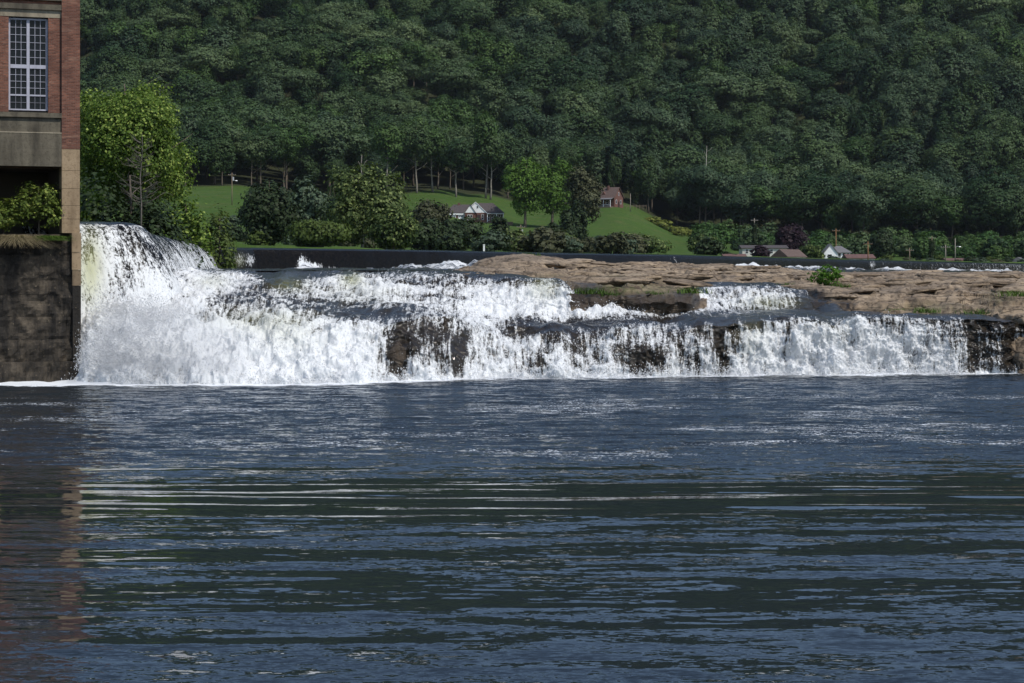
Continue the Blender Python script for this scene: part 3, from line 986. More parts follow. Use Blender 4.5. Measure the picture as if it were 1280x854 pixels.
# ------------------------------------------------------------------ rock ledge
RK = {
    540: [(116, 1.5), (118, 3.0), (125, 4.4), (135, 5.0), (150, 5.2), (185, 5.2), (230, 5.0)],
    575: [(117, 2), (119, 3), (124, 4.6), (127.5, 5.55), (134, 6.0), (148, 6.0), (170, 5.6), (230, 5.0)],
    600: [(117, 2), (119, 3), (123.5, 4.9), (126.5, 5.6), (138, 6.1), (152, 6.2), (178, 5.9), (230, 5.0)],
    655: [(117, 2), (119, 3), (122.6, 4.9), (125.5, 5.5), (138, 5.95), (152, 6.15), (165, 6.3), (182, 6.1), (230, 5.0)],
    700: [(116, 1.5), (118, 2.6), (120.8, 4.7), (123, 5.2), (130, 5.55), (150, 6.05), (180, 6.3), (200, 6.1), (230, 5.2)],
    722: [(116, 1.5), (117.6, 2.6), (119.4, 4.4), (121, 4.95), (128, 5.45), (150, 6.1), (180, 6.6), (200, 6.5), (230, 5.2)],
    800: [(117, 1.5), (119.0, 2.9), (119.6, 4.5), (122, 5.0), (130, 5.5), (150, 6.0), (185, 6.65), (200, 6.7), (230, 5.3)],
    862: [(119, 1.5), (121.0, 2.9), (121.5, 4.3), (123.5, 4.75), (130, 5.25), (150, 5.95), (185, 6.6), (200, 6.65), (230, 5.3)],
    876: [(120, 1.5), (122.5, 2.5), (123.4, 3.7), (125, 4.3), (131, 4.85), (150, 5.9), (185, 6.45), (205, 6.4), (230, 5.3)],
    890: [(121, 1.8), (124, 2.7), (128, 3.9), (133, 4.5), (137, 5.15), (150, 5.85), (185, 6.45), (205, 6.4), (230, 5.3)],
    960: [(121, 1.8), (124.5, 2.8), (127.5, 4.1), (133, 4.5), (137, 5.2), (150, 5.8), (185, 6.35), (205, 6.35), (230, 5.3)],
    1000: [(120, 1.8), (123.8, 3.0), (125, 4.15), (127.5, 4.6), (133, 4.95), (150, 5.6), (185, 6.0), (205, 6.0), (230, 5.2)],
    1035: [(118, 1.8), (121.5, 3.1), (124, 4.25), (126.5, 4.8), (134, 5.1), (155, 5.6), (185, 5.82), (205, 5.8), (230, 5.2)],
    1075: [(117, 1.8), (119.5, 3.2), (123, 4.1), (126.5, 4.75), (136, 5.15), (158, 5.6), (180, 5.78), (200, 5.8), (230, 5.2)],
    1120: [(116.5, 1.8), (118.5, 3.2), (122, 4.1), (126, 4.7), (136, 5.1), (152, 5.5), (172, 5.75), (195, 5.8), (230, 5.2)],
    1200: [(116.0, 1.8), (117.5, 3.2), (121, 4.2), (126, 4.8), (138, 5.3), (150, 5.5), (172, 5.75), (195, 5.82), (230, 5.2)],
    1250: [(114.4, -.8), (115.2, 1.8), (116.2, 3.3), (120, 4.2), (128, 4.9), (142, 5.35), (158, 5.6), (182, 5.85), (230, 5.2)],
    1285: [(112.6, -.8), (113.6, 1.5), (115, 3.2), (120, 4.3), (130, 5.0), (142, 5.35), (158, 5.6), (182, 5.85), (230, 5.2)],
    1420: [(110.6, -.8), (112.6, 1.5), (114, 3.2), (120, 4.3), (130, 5.0), (142, 5.35), (158, 5.6), (182, 5.85), (230, 5.2)],
    1900: [(108.6, -.8), (110.6, 1.5), (112, 3.2), (120, 4.3), (130, 5.0), (142, 5.35), (158, 5.6), (182, 5.85), (230, 5.2)],
}


def rock_noise(X, Y, Z):
    h = Z + 0.95 * fbm(X / 6.0, Y / 11.0, oct=5, seed=61)
    t = 0.50
    k = np.floor(h / t)
    fr = h / t - k
    stepd = (k + sstep(0.74, 0.99, fr)) * t - h
    h2 = h + 0.25 * fbm(X / 2.0, Y / 4.0, oct=3, seed=64)
    t2 = 0.17
    k2 = np.floor(h2 / t2)
    stepd = stepd + 0.6 * ((k2 + sstep(0.7, 0.98, h2 / t2 - k2)) * t2 - h2)
    n2 = fbm(X / 1.7, Y / 1.7, Z / 0.5, oct=5, seed=66, gain=0.55)
    rid = -np.abs(gnoise(X / 2.6 + 0.3 * Y, Y / 3.4, seed=71))
    return stepd, n2, rid


def build_rock():
    nu, nv = 980, 250
    px, o = loft(RK, nu, nv, np.linspace(0, 1, nv) ** 1.05)
    D, Z = o[..., 0], o[..., 1]
    P = px[:, None] + 0 * D
    X = (P - 640) * D / F
    # the rounded hump at the left of the ledge
    hx, hy = PX(652, 165), 165
    r2 = ((X - hx) / 4.4) ** 2 + ((D - hy) / 10.0) ** 2
    Z = Z + 0.95 * np.sqrt(np.clip(1 - r2, 0, 1))
    st, n2, rid = rock_noise(X, D, Z)
    low = 1 - sstep(1.0, 1.6, r2) * 1.0
    Z2 = Z + st * (0.95 - 0.75 * low) + n2 * 0.15 + rid * 0.30
    D2 = D + 1.5 * fbm(X / 2.3, Z / 0.9, oct=4, seed=75) * (1 - sstep(121, 136, D)) + 0.35 * fbm(X / 0.8, Z / 0.35, D / 2, oct=3, seed=77)
    X2 = X + 0.25 * gnoise(X / 1.1, Z / 0.5, D / 3, seed=79)
    me = new_mesh('rock_ledge', np.stack([X2, D2, Z2], -1).reshape(-1, 3), grid_faces(nu, nv), M['rock'], True)
    pp = 640 + X2 * F / D2
    yy = HY - (Z2 - HC) * F / D2
    wet = blobs(pp, yy, [(800, 378, 80, 13, 1.0), (735, 370, 25, 18, .9), (1020, 375, 24, 16, .9), (1060, 382, 16, 12, .7), (860, 372, 18, 16, .5),  # wet rock by the water; the front cliff's shade is painted in too
                         (640, 352, 80, 5, .9), (880, 350, 20, 3, .5), (1275, 420, 30, 40, .35), (930, 359, 60, 3.0, .8)])
    wet += 0.6 * (1 - sstep(5.9, 6.1, Z2)) * (D2 > 190)
    attr(me, 'wet', np.clip(wet, 0, 1))
    moss = blobs(pp, yy, [(760, 362, 40, 14, .9), (820, 365, 30, 12, .6), (1160, 385, 50, 6, .5), (1250, 372, 20, 10, .5), (690, 348, 20, 5, .5)])
    attr(me, 'moss', np.clip(moss, 0, 1))
    struct('rock_ledge', me, 'broad tan sandstone ledge running along the top of the falls')
    return px, D, np.stack([X2, D2, Z2], -1)


RPX, RD, RV = build_rock()


def rock_top(px, d):
    i = int(np.clip(np.searchsorted(RPX, px), 1, len(RPX) - 1))
    j = int(np.argmin(np.abs(RV[i, :, 1] - d)))
    return Vector(RV[i, j])


def build_pool():
    ys = np.concatenate([np.linspace(128, 260, 150), np.linspace(262, 620, 160)])
    ps = np.concatenate([np.linspace(150, 1330, 520), np.linspace(1340, 2400, 40)])
    P, Y = np.meshgrid(ps, ys, indexing='ij')
    X = (P - 640) * Y / F
    front = np.interp(P, [150, 230, 300, 360, 440, 545, 560, 600, 640, 700], [154, 148, 142, 133.5, 133, 131, 140, 165, 182, 196])
    yw = np.maximum(Y, front)
    Y = yw
    X = (P - 640) * Y / F
    n = fbm(X / 2.5, Y / 4, oct=4, seed=83)
    pp, Z0 = P, 5.76
    yy = HY - (Z0 - HC) * F / Y
    # froth where the overflow lands, following the foot of the dam
    nrm, a = dam_frame()
    k = np.arange(0, len(DL), 6)
    bx, by = DL[k, 0] + nrm[k, 0] * 1.6, DL[k, 1] + nrm[k, 1] * 1.6
    dist = np.full(X.shape, 1e9)
    for x_, y_ in zip(bx, by):
        dist = np.minimum(dist, np.hypot(X - x_, Y - y_))
    near = np.exp(-(dist / 4.5) ** 2)
    left = 1 - sstep(240, 330, P)
    patch = gnoise(X / 11, Y / 16, seed=87)
    band = np.maximum(near, 0.8 * np.exp(-(dist / 9) ** 2) * sstep(880, 940, P)) * (0.25 + 0.8 * sstep(-0.12, 0.22, patch)) + left * 0.55
    band = band + np.exp(-((P - 372) / 9) ** 2 - (dist / 4) ** 2) * 1.0 + np.exp(-((P - 400) / 18) ** 2 - (dist / 3) ** 2) * 0.6
    rap = blobs(P, Y, [(575, 216, 60, 16, .9), (500, 212, 70, 14, .5), (990, 270, 130, 40, .75), (790, 250, 60, 22, .6), (1180, 300, 60, 40, .4)])
    foam = 0.0 + band * 0.75 + rap * 0.55
    Z = Z0 + n * (0.05 + 0.30 * np.clip(foam, 0, 1)) + 1.5 * rap * np.clip(n + .35, 0, 1) + near * (0.25 + 0.75 * np.clip(patch * 2 + n, -.3, 1)) * sstep(330, 420, P)
    Z += 0.45 * sstep(240, 300, Y) * np.exp(-(dist / 14) ** 2)
    Z += np.exp(-((P - 380) / 12) ** 2 - (dist / 2.5) ** 2) * 0.7 * (0.6 + n)
    me = new_mesh('pool_water', np.stack([X, Y, Z], -1).reshape(-1, 3), grid_faces(len(ps), len(ys)), M['falls'], True)
    attr(me, 'foam', foam)
    attr(me, 'tint', np.zeros(X.size))
    uv_from_point(me, Y / 3, X / 2)
    struct('pool_water', me, 'dark pool between the dam and the rock ledge with white rapids')


build_pool()


# ------------------------------------------------------------------ lower river
def build_river():
    nr, nc = 760, 520
    yrow = np.linspace(430, 1000, nr)            # spaced evenly as seen from the bank
    d = HC * F / (yrow - HY)
    xs = np.linspace(-0.30, 0.30, nc)
    d = np.concatenate([[16, 10, 3], d[::-1]])[::1]
    d = np.sort(d)
    U, Y = np.meshgrid(xs, d, indexing='ij')
    X = U * Y
    wv = 3.0 * gnoise(X / 30, Y / 9, seed=91)
    Yc = Y + wv
    calm = np.zeros_like(X)
    for c, w_, a_ in ((49.6, 5.2, 1.0), (40.2, 1.3, 0.75), (34.8, 1.9, 0.8), (31.4, 0.9, 0.65), (43.4, 0.7, .5), (37.6, .8, .6), (57.5, .8, .5)):
        calm += a_ * np.exp(-((Yc - c) / w_) ** 4)
    calm += 0.75 * sstep(0.0, 0.30, fbm(X / 5, Y / 0.9, oct=4, seed=93)) * (Y < 60)
    calm -= 0.8 * sstep(0.10, 0.35, fbm(X / 12, Y / 0.9, oct=2, seed=94)) * (np.abs(Y - 49.6) > 4)
    calm = np.clip(calm, 0, 1)
    chop = 1 - 0.93 * calm
    chop *= 0.85 + 0.7 * gnoise(X / 6, Y / 1.6, seed=95)
    band_ = np.exp(-((Y - 49.6) / 6.5) ** 2)
    chop = chop * (0.62 + 0.73 * sstep(52, 70, Y))
    lo = fbm(X / 8.5 + 0.1 * Y, Y / 1.1, oct=3, seed=97, gain=0.45) * band_ * 1.05 + fbm(X / 2.0, Y / 0.65, oct=4, seed=98, gain=0.55) * (1 - band_) * .66
    z = lo * 0.050 * np.clip((Y / 50) ** 1.7, .2, 1.2) * (0.35 + 0.65 * sstep(27, 37, Y))
    far_ = np.clip(Y / 60, .45, 1.8)
    z += chop * (0.035 * fbm(X / (1.6 * far_), Y / (0.9 * far_), oct=3, seed=99) * far_ + 0.04 * gnoise(X / 4.5, Y / 2.2, seed=102) * far_)
    base = np.interp(640 + X * F / Y, [60, 110, 160, 300, 440, 500, 560, 640, 740, 880, 960, 1060, 1200, 1300],
                     [103, 102.8, 102.3, 102.3, 103.2, 105.4, 107, 108.5, 109.2, 110.6, 111.4, 112.1, 113.1, 114.6])
    gap = base - Y + 1.6 * fbm(X / 3.2, Y / 2.5, oct=3, seed=104)
    foot = (1 - sstep(0.2, 3.4, gap)) * 0.8
    lefty = 1 - sstep(-18, 2, X)
    foot += lefty * (1 - sstep(0.5, 4.5, gap)) * 0.45
    z += 0.10 * foot * gnoise(X / .8, Y / .8, seed=105)
    fl = sstep(-0.05, 0.25, fbm(X / 9, Y / 5, oct=2, seed=106))
    foam = -0.62 + foot * 1.25 + (sstep(54, 62, Y) * (1 - sstep(90, 100, Y))) * (0.44 + 0.32 * fl)
    foam -= 0.8 * (1 - sstep(50, 57, Y))
    foam += 0.12 * sstep(88, 100, Y)
    me = new_mesh('river', np.stack([X, Y, z], -1).reshape(-1, 3), grid_faces(nc, len(d)), M['river'], True)
    attr(me, 'foam', foam)
    attr(me, 'chop', chop)
    attr(me, 'rough', 0.02 + 0.06 * np.clip(chop, 0, 1) * np.clip(Y / 90, 0, 1))
    struct('river', me, 'wide dark blue river with calm bands and rippled bands')
    # the river goes on to both sides and behind the viewer
    far = new_mesh('river_reach', [(-900, -300, -0.12), (900, -300, -0.12), (900, 135, -0.12), (-900, 135, -0.12)], np.array([[0, 1, 2, 3]]), M['river'])
    attr(far, 'foam', np.full(4, -0.7))
    attr(far, 'chop', np.full(4, 0.8))
    attr(far, 'rough', np.full(4, 0.15))
    struct('river_reach', far, 'further reach of the river beyond the picture')


build_river()

# ------------------------------------------------------------------ brick powerhouse at the left
def build_powerhouse():
    root = thing('brick_powerhouse', 'tall red brick powerhouse on a stained stone foundation beside the falls', 'building',
                 (-22.36, 106.0, 0.0), R(20))
    TOP = 28.0
    wy = 0.16                       # recessed wall plane behind the pilaster face
    pil = [(-0.93, 0.0), (-5.05, -4.15), (-9.2, -8.3)]
    bays = [(-4.15, -0.93), (-8.3, -5.05)]
    # pilasters: brick above, tan concrete blocks below
    for a, b in pil:
        MB().box(a, b, 0, 1.0, 11.97, TOP).build('pilaster', M['brick'], root)
        for z0, z1 in ((10.86, 11.955), (9.92, 10.845), (9.05, 9.905), (8.35, 9.035), (7.62, 8.335)):
            j = random.uniform(0, 0.02)
            MB().box(a + 0.004 + j * .3, b - 0.004 - j * .3, 0.012 + j, 1.0, z0, z1).build('concrete_block', M['tan_concrete'], root)
    for k_, (z0, z1, x0_) in enumerate(((6.62, 7.61, -.46), (5.72, 6.61, -.45), (4.9, 5.71, -.43), (3.7, 4.89, -.42), (2.3, 3.69, -.40), (1.0, 2.29, -.39))):
        MB().box(x0_, 0.012, -.33 + .02 * k_, .5, z0, z1).build('concrete_block', M['tan_concrete'] if k_ < 2 else M['pier_mix'] if k_ < 3 else M['found'], root)
    # the hidden core of the building
    MB().box(-9.2, -0.02, 1.0, 16.0, 11.0, TOP - 0.1).build('rear_wall', M['brick'], root)
    MB().box(-9.2, -0.02, 5.2, 16.0, -1, 10.98).build('inner_wall', M['dark_concrete'], root)
    MB().box(-0.95, -0.015, 1.003, 5.19, -1, 10.98).build('side_wall', M['dark_concrete'], root)
    storeys = [(13.92, 18.66, 18.72, 19.10), (19.95, 24.7, 24.76, 25.2)]
    for bi, (a, b) in enumerate(bays):
        wa, wb = a + 0.56, b - 0.66
        for si, (z0, z1, l0, l1) in enumerate(storeys):
            nxt = storeys[si + 1][0] - 0.28 if si == 0 else TOP - 1.2
            MB().box(a + .003, wa, wy, 0.99, z0 - 0.12, z1 + 0.05).build('brick_wall', M['brick'], root)
            MB().box(wb, b - .003, wy, 0.99, z0 - 0.12, z1 + 0.05).build('brick_wall', M['brick'], root)
            MB().box(a + .004, b - .004, wy - 0.02, 0.99, z1 + 0.053, l1 - .003).build('lintel', M['light_concrete'], root)
            MB().box(a + .004, b - .004, 0.02, 0.99, l1, l1 + 0.28).build('ledge', M['concrete'], root)
            if l1 + .283 < nxt:
                MB().box(a + .004, b - .004, wy, 0.99, l1 + 0.283, nxt).build('brick_panel', M['brick'], root)
            MB().box(a + .004, b - .004, -0.04, 0.99, z0 - 0.37, z0 - 0.123).build('sill_course', M['concrete'], root)
            # window
            wroot = link('window', None, root, ((wa + wb) / 2, 0.40, z0))
            w, h = wb - wa, z1 - z0
            x0, x1 = -w / 2, w / 2
            fr = MB()
            fr.box(x0, x0 + .10, -.05, .08, 0, h).box(x1 - .11, x1, -.05, .08, 0, h)
            fr.box(x0 + .102, x1 - .112, -.05, .08, h - .09, h).box(x0 + .102, x1 - .112, -.06, .08, 0, .07)
            fr.box(-.075, .075, -.055, .08, .072, h - .092)
            tz = h * 0.475
            fr.box(x0 + .102, -.077, -.07, .08, tz - .09, tz + .10).box(.077, x1 - .112, -.07, .08, tz - .09, tz + .10)
            lz = h * 0.165
            fr.box(x0 + .102, -.077, -.052, .08, lz - .04, lz + .04).box(.077, x1 - .112, -.052, .08, lz - .04, lz + .04)
            fr.build('window_frame', M['frame'], wroot)
            bars, low = MB(), MB()
            panes = []
            for sx0, sx1 in ((x0 + .102, -.077), (.077, x1 - .112)):
                for (pz0, pz1, nr, bb) in ((tz + .102, h - .092, 6, bars), (lz + .042, tz - .092, 4, bars), (.072, lz - .042, 2, low)):
                    pw = (sx1 - sx0) / 3
                    ph = (pz1 - pz0) / nr
                    for c in range(1, 3):
                        bb.box(sx0 + c * pw - .011, sx0 + c * pw + .011, -.03, .05, pz0, pz1)
                    for r_ in range(1, nr):
                        for c in range(3):
                            bb.box(sx0 + c * pw + (.0115 if c else 0), sx0 + (c + 1) * pw - (.0115 if c < 2 else 0), -.028, .05,
                                   pz0 + r_ * ph - .010, pz0 + r_ * ph + .010)
                    for r_ in range(nr):
                        for c in range(3):
                            panes.append((sx0 + c * pw, sx0 + (c + 1) * pw, pz0 + r_ * ph, pz0 + (r_ + 1) * ph))
            bars.build('glazing_bars', M['frame'], wroot)
            low.build('lower_glazing_bars', M['lowframe'], wroot)
            if bi == 0 and si == 0:
                pc = {}
                for (p0, p1, q0, q1) in panes:
                    key = (round(p1 - p0, 3), round(q1 - q0, 3))
                    if key not in pc:
                        ww, hh = p1 - p0 - .02, q1 - q0 - .02
                        pc[key] = MB().box(-ww / 2, ww / 2, 0, .008, -hh / 2, hh / 2).mesh('pane', M['glass'])
                    link('pane', pc[key], wroot, ((p0 + p1) / 2, .012, (q0 + q1) / 2),
                         (random.uniform(-.012, .012), 0, random.uniform(-.02, .02)))
            else:
                MB().box(x0 + .1, x1 - .1, .010, .02, .07, h - .09).build('glazing', M['glass'], wroot)
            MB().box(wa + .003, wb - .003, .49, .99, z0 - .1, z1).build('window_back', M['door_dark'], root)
        # concrete panel, ledge line and beam over the opening
        MB().box(a + .004, b - .004, .10, .99, 12.80, 13.54).build('concrete_panel', M['concrete'], root)
        MB().box(a + .004, b - .004, -.012, .99, 12.735, 12.797).build('pale_ledge', M['light_concrete'], root)
        MB().box(a + .004, b - .004, .006, .99, 11.96, 12.732).build('concrete_beam', M['concrete'], root)
        MB().box(a + .004, b - .004, -.004, .99, 11.04, 11.955).build('concrete_beam', M['concrete'], root)
    # white sill just showing at the top edge, cornice, parapet
    MB().box(-9.3, 0.12, -.18, 1.0, 26.8, 27.1).build('cornice', M['light_concrete'], root)
    # foundation: big stained stones laid in courses
    zc = [-.8, 1.0, 2.15, 3.3, 4.45, 5.45, 6.45, 7.42]
    for ci in range(len(zc) - 1):
        z0, z1 = zc[ci], zc[ci + 1]
        x = -9.2
        cuts = [x]
        while x < -2.2:
            x += random.uniform(0.9, 1.9)
            cuts.append(x)
        cuts = [c for c in cuts if c < -1.5] + [-0.9 + random.uniform(-.25, .2), 0.02 - 0.05 * (ci == 0)]
        for k in range(len(cuts) - 1):
            a, b = cuts[k], cuts[k + 1]
            inset = -0.40 if ci == 0 else -0.10 + random.uniform(-.02, .015)
            if ci == len(zc) - 2:
                inset += 0.18
            nx, nz = 9, 8
            g = []
            for i in range(nx):
                for j in range(nz):
                    u, v = i / (nx - 1), j / (nz - 1)
                    e = min(u, 1 - u) * (b - a)
                    e2 = min(v, 1 - v) * (z1 - z0)
                    rnd = 0.022 * max(0, 1 - min(e, e2) / 0.05)
                    xx, zz = a + .004 + u * (b - a - .008), z0 + .003 + v * (z1 - z0 - .006)
                    nn = float(fbm(np.array([xx * 1.3]), np.array([zz * 1.3]), oct=4, seed=120)[0])
                    off = inset + rnd + nn * 0.34
                    xo = 0.0
                    if ci == len(zc) - 2 and j == nz - 1:
                        zz -= 0.35 * abs(nn) + 0.1 * random.random()
                    if b > -.1 and i == nx - 1:
                        xo = -0.10 + 0.25 * nn
                    g.append((xx + xo, off, zz))
            n0 = len(g)
            g2 = [(p[0], 1.0, p[2]) for p in g]
            f = [(i * nz + j, (i + 1) * nz + j, (i + 1) * nz + j + 1, i * nz + j + 1) for i in range(nx - 1) for j in range(nz - 1)]
            rim = [i * nz for i in range(nx)] + [(nx - 1) * nz + j for j in range(1, nz)] + \
                  [i * nz + nz - 1 for i in range(nx - 2, -1, -1)] + [j for j in range(nz - 2, 0, -1)]
            vv = g + [(g[i][0], 0.9, g[i][2]) for i in rim]
            for q in range(len(rim)):
                q2 = (q + 1) % len(rim)
                f.append((rim[q2], rim[q], n0 + q, n0 + q2))
            me = new_mesh('foundation_stone', vv, [list(t) for t in f], M['found'], False)
            link('foundation_stone', me, root)
    # earth shelf in the opening above the foundation
    MB().box(-9.15, -0.96, 0.2, 5.0, 7.2, 7.55).build('earth_shelf', M['drygrass_soil'], root)
    return root


M['drygrass_soil'] = plain('shelf_soil', (0.07, 0.055, 0.035), 0.95, 0.3, 3.0)
PH = build_powerhouse()


def ph_point(lx, ly, z):
    c, s = math.cos(R(20)), math.sin(R(20))
    return Vector((-22.36 + lx * c - ly * s, 106.0 + lx * s + ly * c, z))


# ------------------------------------------------------------------ plants
def leaf_faces(p, nrm, size, aspect, rg):
    n = len(p)
    a = rg.normal(0, 1, (n, 3))
    nrm = nrm / np.maximum(np.linalg.norm(nrm, axis=1)[:, None], 1e-6)
    t = np.cross(nrm, a)
    t /= np.maximum(np.linalg.norm(t, axis=1)[:, None], 1e-6)
    b = np.cross(nrm, t)
    s = size[:, None]
    lift = nrm * s * 0.22
    v = np.stack([p - t * s * aspect, p - b * s + lift * 0, p + t * s * aspect, p + b * s], 1)
    v[:, 1] += lift
    v[:, 3] += lift
    f = np.arange(n * 4).reshape(n, 4)
    return v.reshape(-1, 3), f


def crown_pts(rx, rz, nleaf, nlobe, seed, lobe=0.42, cone=0.0, flat=0.0, inner=0.15, clump=9, tight=0.085, rough=0.3):
    """leaf points in many small clumps that sit on overlapping lobes; crown centred on the origin"""
    rg = np.random.default_rng(seed)
    c = rg.normal(0, 1, (nlobe, 3))
    c /= np.linalg.norm(c, axis=1)[:, None]
    c *= (0.15 + 0.66 * rg.random(nlobe) ** 0.7)[:, None]
    if cone:
        k = 1 - cone * np.clip((c[:, 2] + 1) / 2, 0, 1)
        c[:, 0] *= k
        c[:, 1] *= k
    lr = lobe * (0.45 + 0.85 * rg.random(nlobe))
    if cone:
        lr *= 1 - 0.55 * cone * np.clip((c[:, 2] + 1) / 2, 0, 1)
    if flat:
        c[:, 2] = np.where(c[:, 2] < 0, c[:, 2] * (1 - flat), c[:, 2])
    w = lr ** 2
    nc = int(nleaf / clump * 1.9)
    li = rg.choice(nlobe, nc, p=w / w.sum())
    d = rg.normal(0, 1, (nc, 3))
    d[:, 2] += 0.15
    d /= np.linalg.norm(d, axis=1)[:, None]
    rr = np.where(rg.random(nc) < inner, 0.3 + 0.6 * rg.random(nc), 0.82 + 0.30 * rg.random(nc))
    p = c[li] + d * (lr[li] * rr)[:, None]
    keep = np.ones(nc, bool)
    for k in range(nlobe):
        q = np.linalg.norm(p - c[k], axis=1) < lr[k] * 0.66
        keep &= ~(q & (li != k) & (rg.random(nc) < 0.92))
    p, d = p[keep], d[keep]
    m = min(len(p), int(nleaf / clump))
    p, d = p[:m], d[:m]
    cr = tight * (0.5 + rg.random(m))
    o = rg.normal(0, 1, (m, clump, 3)) * np.array([1, 1, 0.6])
    P = (p[:, None] + o * cr[:, None, None]).reshape(-1, 3)
    Dd = np.repeat(d, clump, 0)
    oo = o.reshape(-1, 3)
    nrm = Dd * 0.8 + P * 0.3 + oo * 0.28 + np.array([0, 0, 0.45]) + rg.normal(0, rough, P.shape)
    return P * np.array([rx, rx, rz]), nrm, rg


def crown_mesh(name, mat, rx, rz, nleaf, leaf, nlobe=22, seed=1, **kw):
    p, nrm, rg = crown_pts(rx, rz, nleaf, nlobe, seed, **kw)
    size = leaf * (0.6 + 0.8 * rg.random(len(p)))
    v, f = leaf_faces(p, nrm, size, 0.75, rg)
    return new_mesh(name, v, f, mat)


def trunk_mesh(name, mat, h, r, spread, seed, nb=6, top=0.9, n=7):
    rg = random.Random(seed)
    mb = MB()
    pts, rad = [], []
    x = y = 0.0
    for i in range(8):
        t = i / 7
        pts.append((x, y, h * top * t - 0.6 * (i == 0)))
        rad.append(r * (1 - 0.82 * t) * (1.35 if i == 0 else 1))
        x += rg.uniform(-1, 1) * h * 0.012
        y += rg.uniform(-1, 1) * h * 0.012
    mb.tube(pts, rad, n)
    for k in range(nb):
        t = 0.35 + 0.55 * k / max(nb - 1, 1)
        i = t * 7
        a, b = Vector(pts[int(i)]), Vector(pts[min(int(i) + 1, 7)])
        p = a.lerp(b, i - int(i))
        w = rg.uniform(0, 6.28)
        L = spread * rg.uniform(0.6, 1.0) * (1.15 - 0.6 * t)
        q = [p]
        for s_ in (0.35, 0.7, 1.0):
            q.append(p + Vector((math.cos(w) * L * s_, math.sin(w) * L * s_, L * (0.55 * s_ + 0.15 * s_ * s_))) +
                     Vector((rg.uniform(-.06, .06) * L, rg.uniform(-.06, .06) * L, 0)))
        r0 = r * (1 - 0.82 * t) * 0.65
        mb.tube(q, [r0, r0 * .7, r0 * .45, r0 * .15], 5)
    return mb.mesh(name, mat, True)


def add_tree(name, label, cat, loc, h, crown_w, mat, nleaf, leaf, bark='bark', seed=1, group=None, bottom=0.25, rotz=0.0, nlobe=24,
             trunk_r=None, **kw):
    root = thing(name, label, cat, loc, rotz, group)
    rz = h * (1 - bottom) / 2
    rx = crown_w / 2
    link('trunk', trunk_mesh('trunk', M[bark], h, trunk_r or h * 0.017, crown_w * 0.42, seed), root)
    link('crown', crown_mesh('crown', mat if not isinstance(mat, str) else M[mat], rx, rz, nleaf, leaf, nlobe, seed, **kw), root, (0, 0, h - rz))
    return root


def tree_at(px, ytop, d, w_px, label, mat, nleaf, leaf, name='tree', cat='tree', zb=None, **kw):
    X = PX(px, d)
    z = gz(X, d) - 0.3 if zb is None else zb
    h = PZ(ytop, d) - z
    return add_tree(name, label, cat, (X, d, z), h, w_px * d / F, mat, nleaf, leaf, **kw)


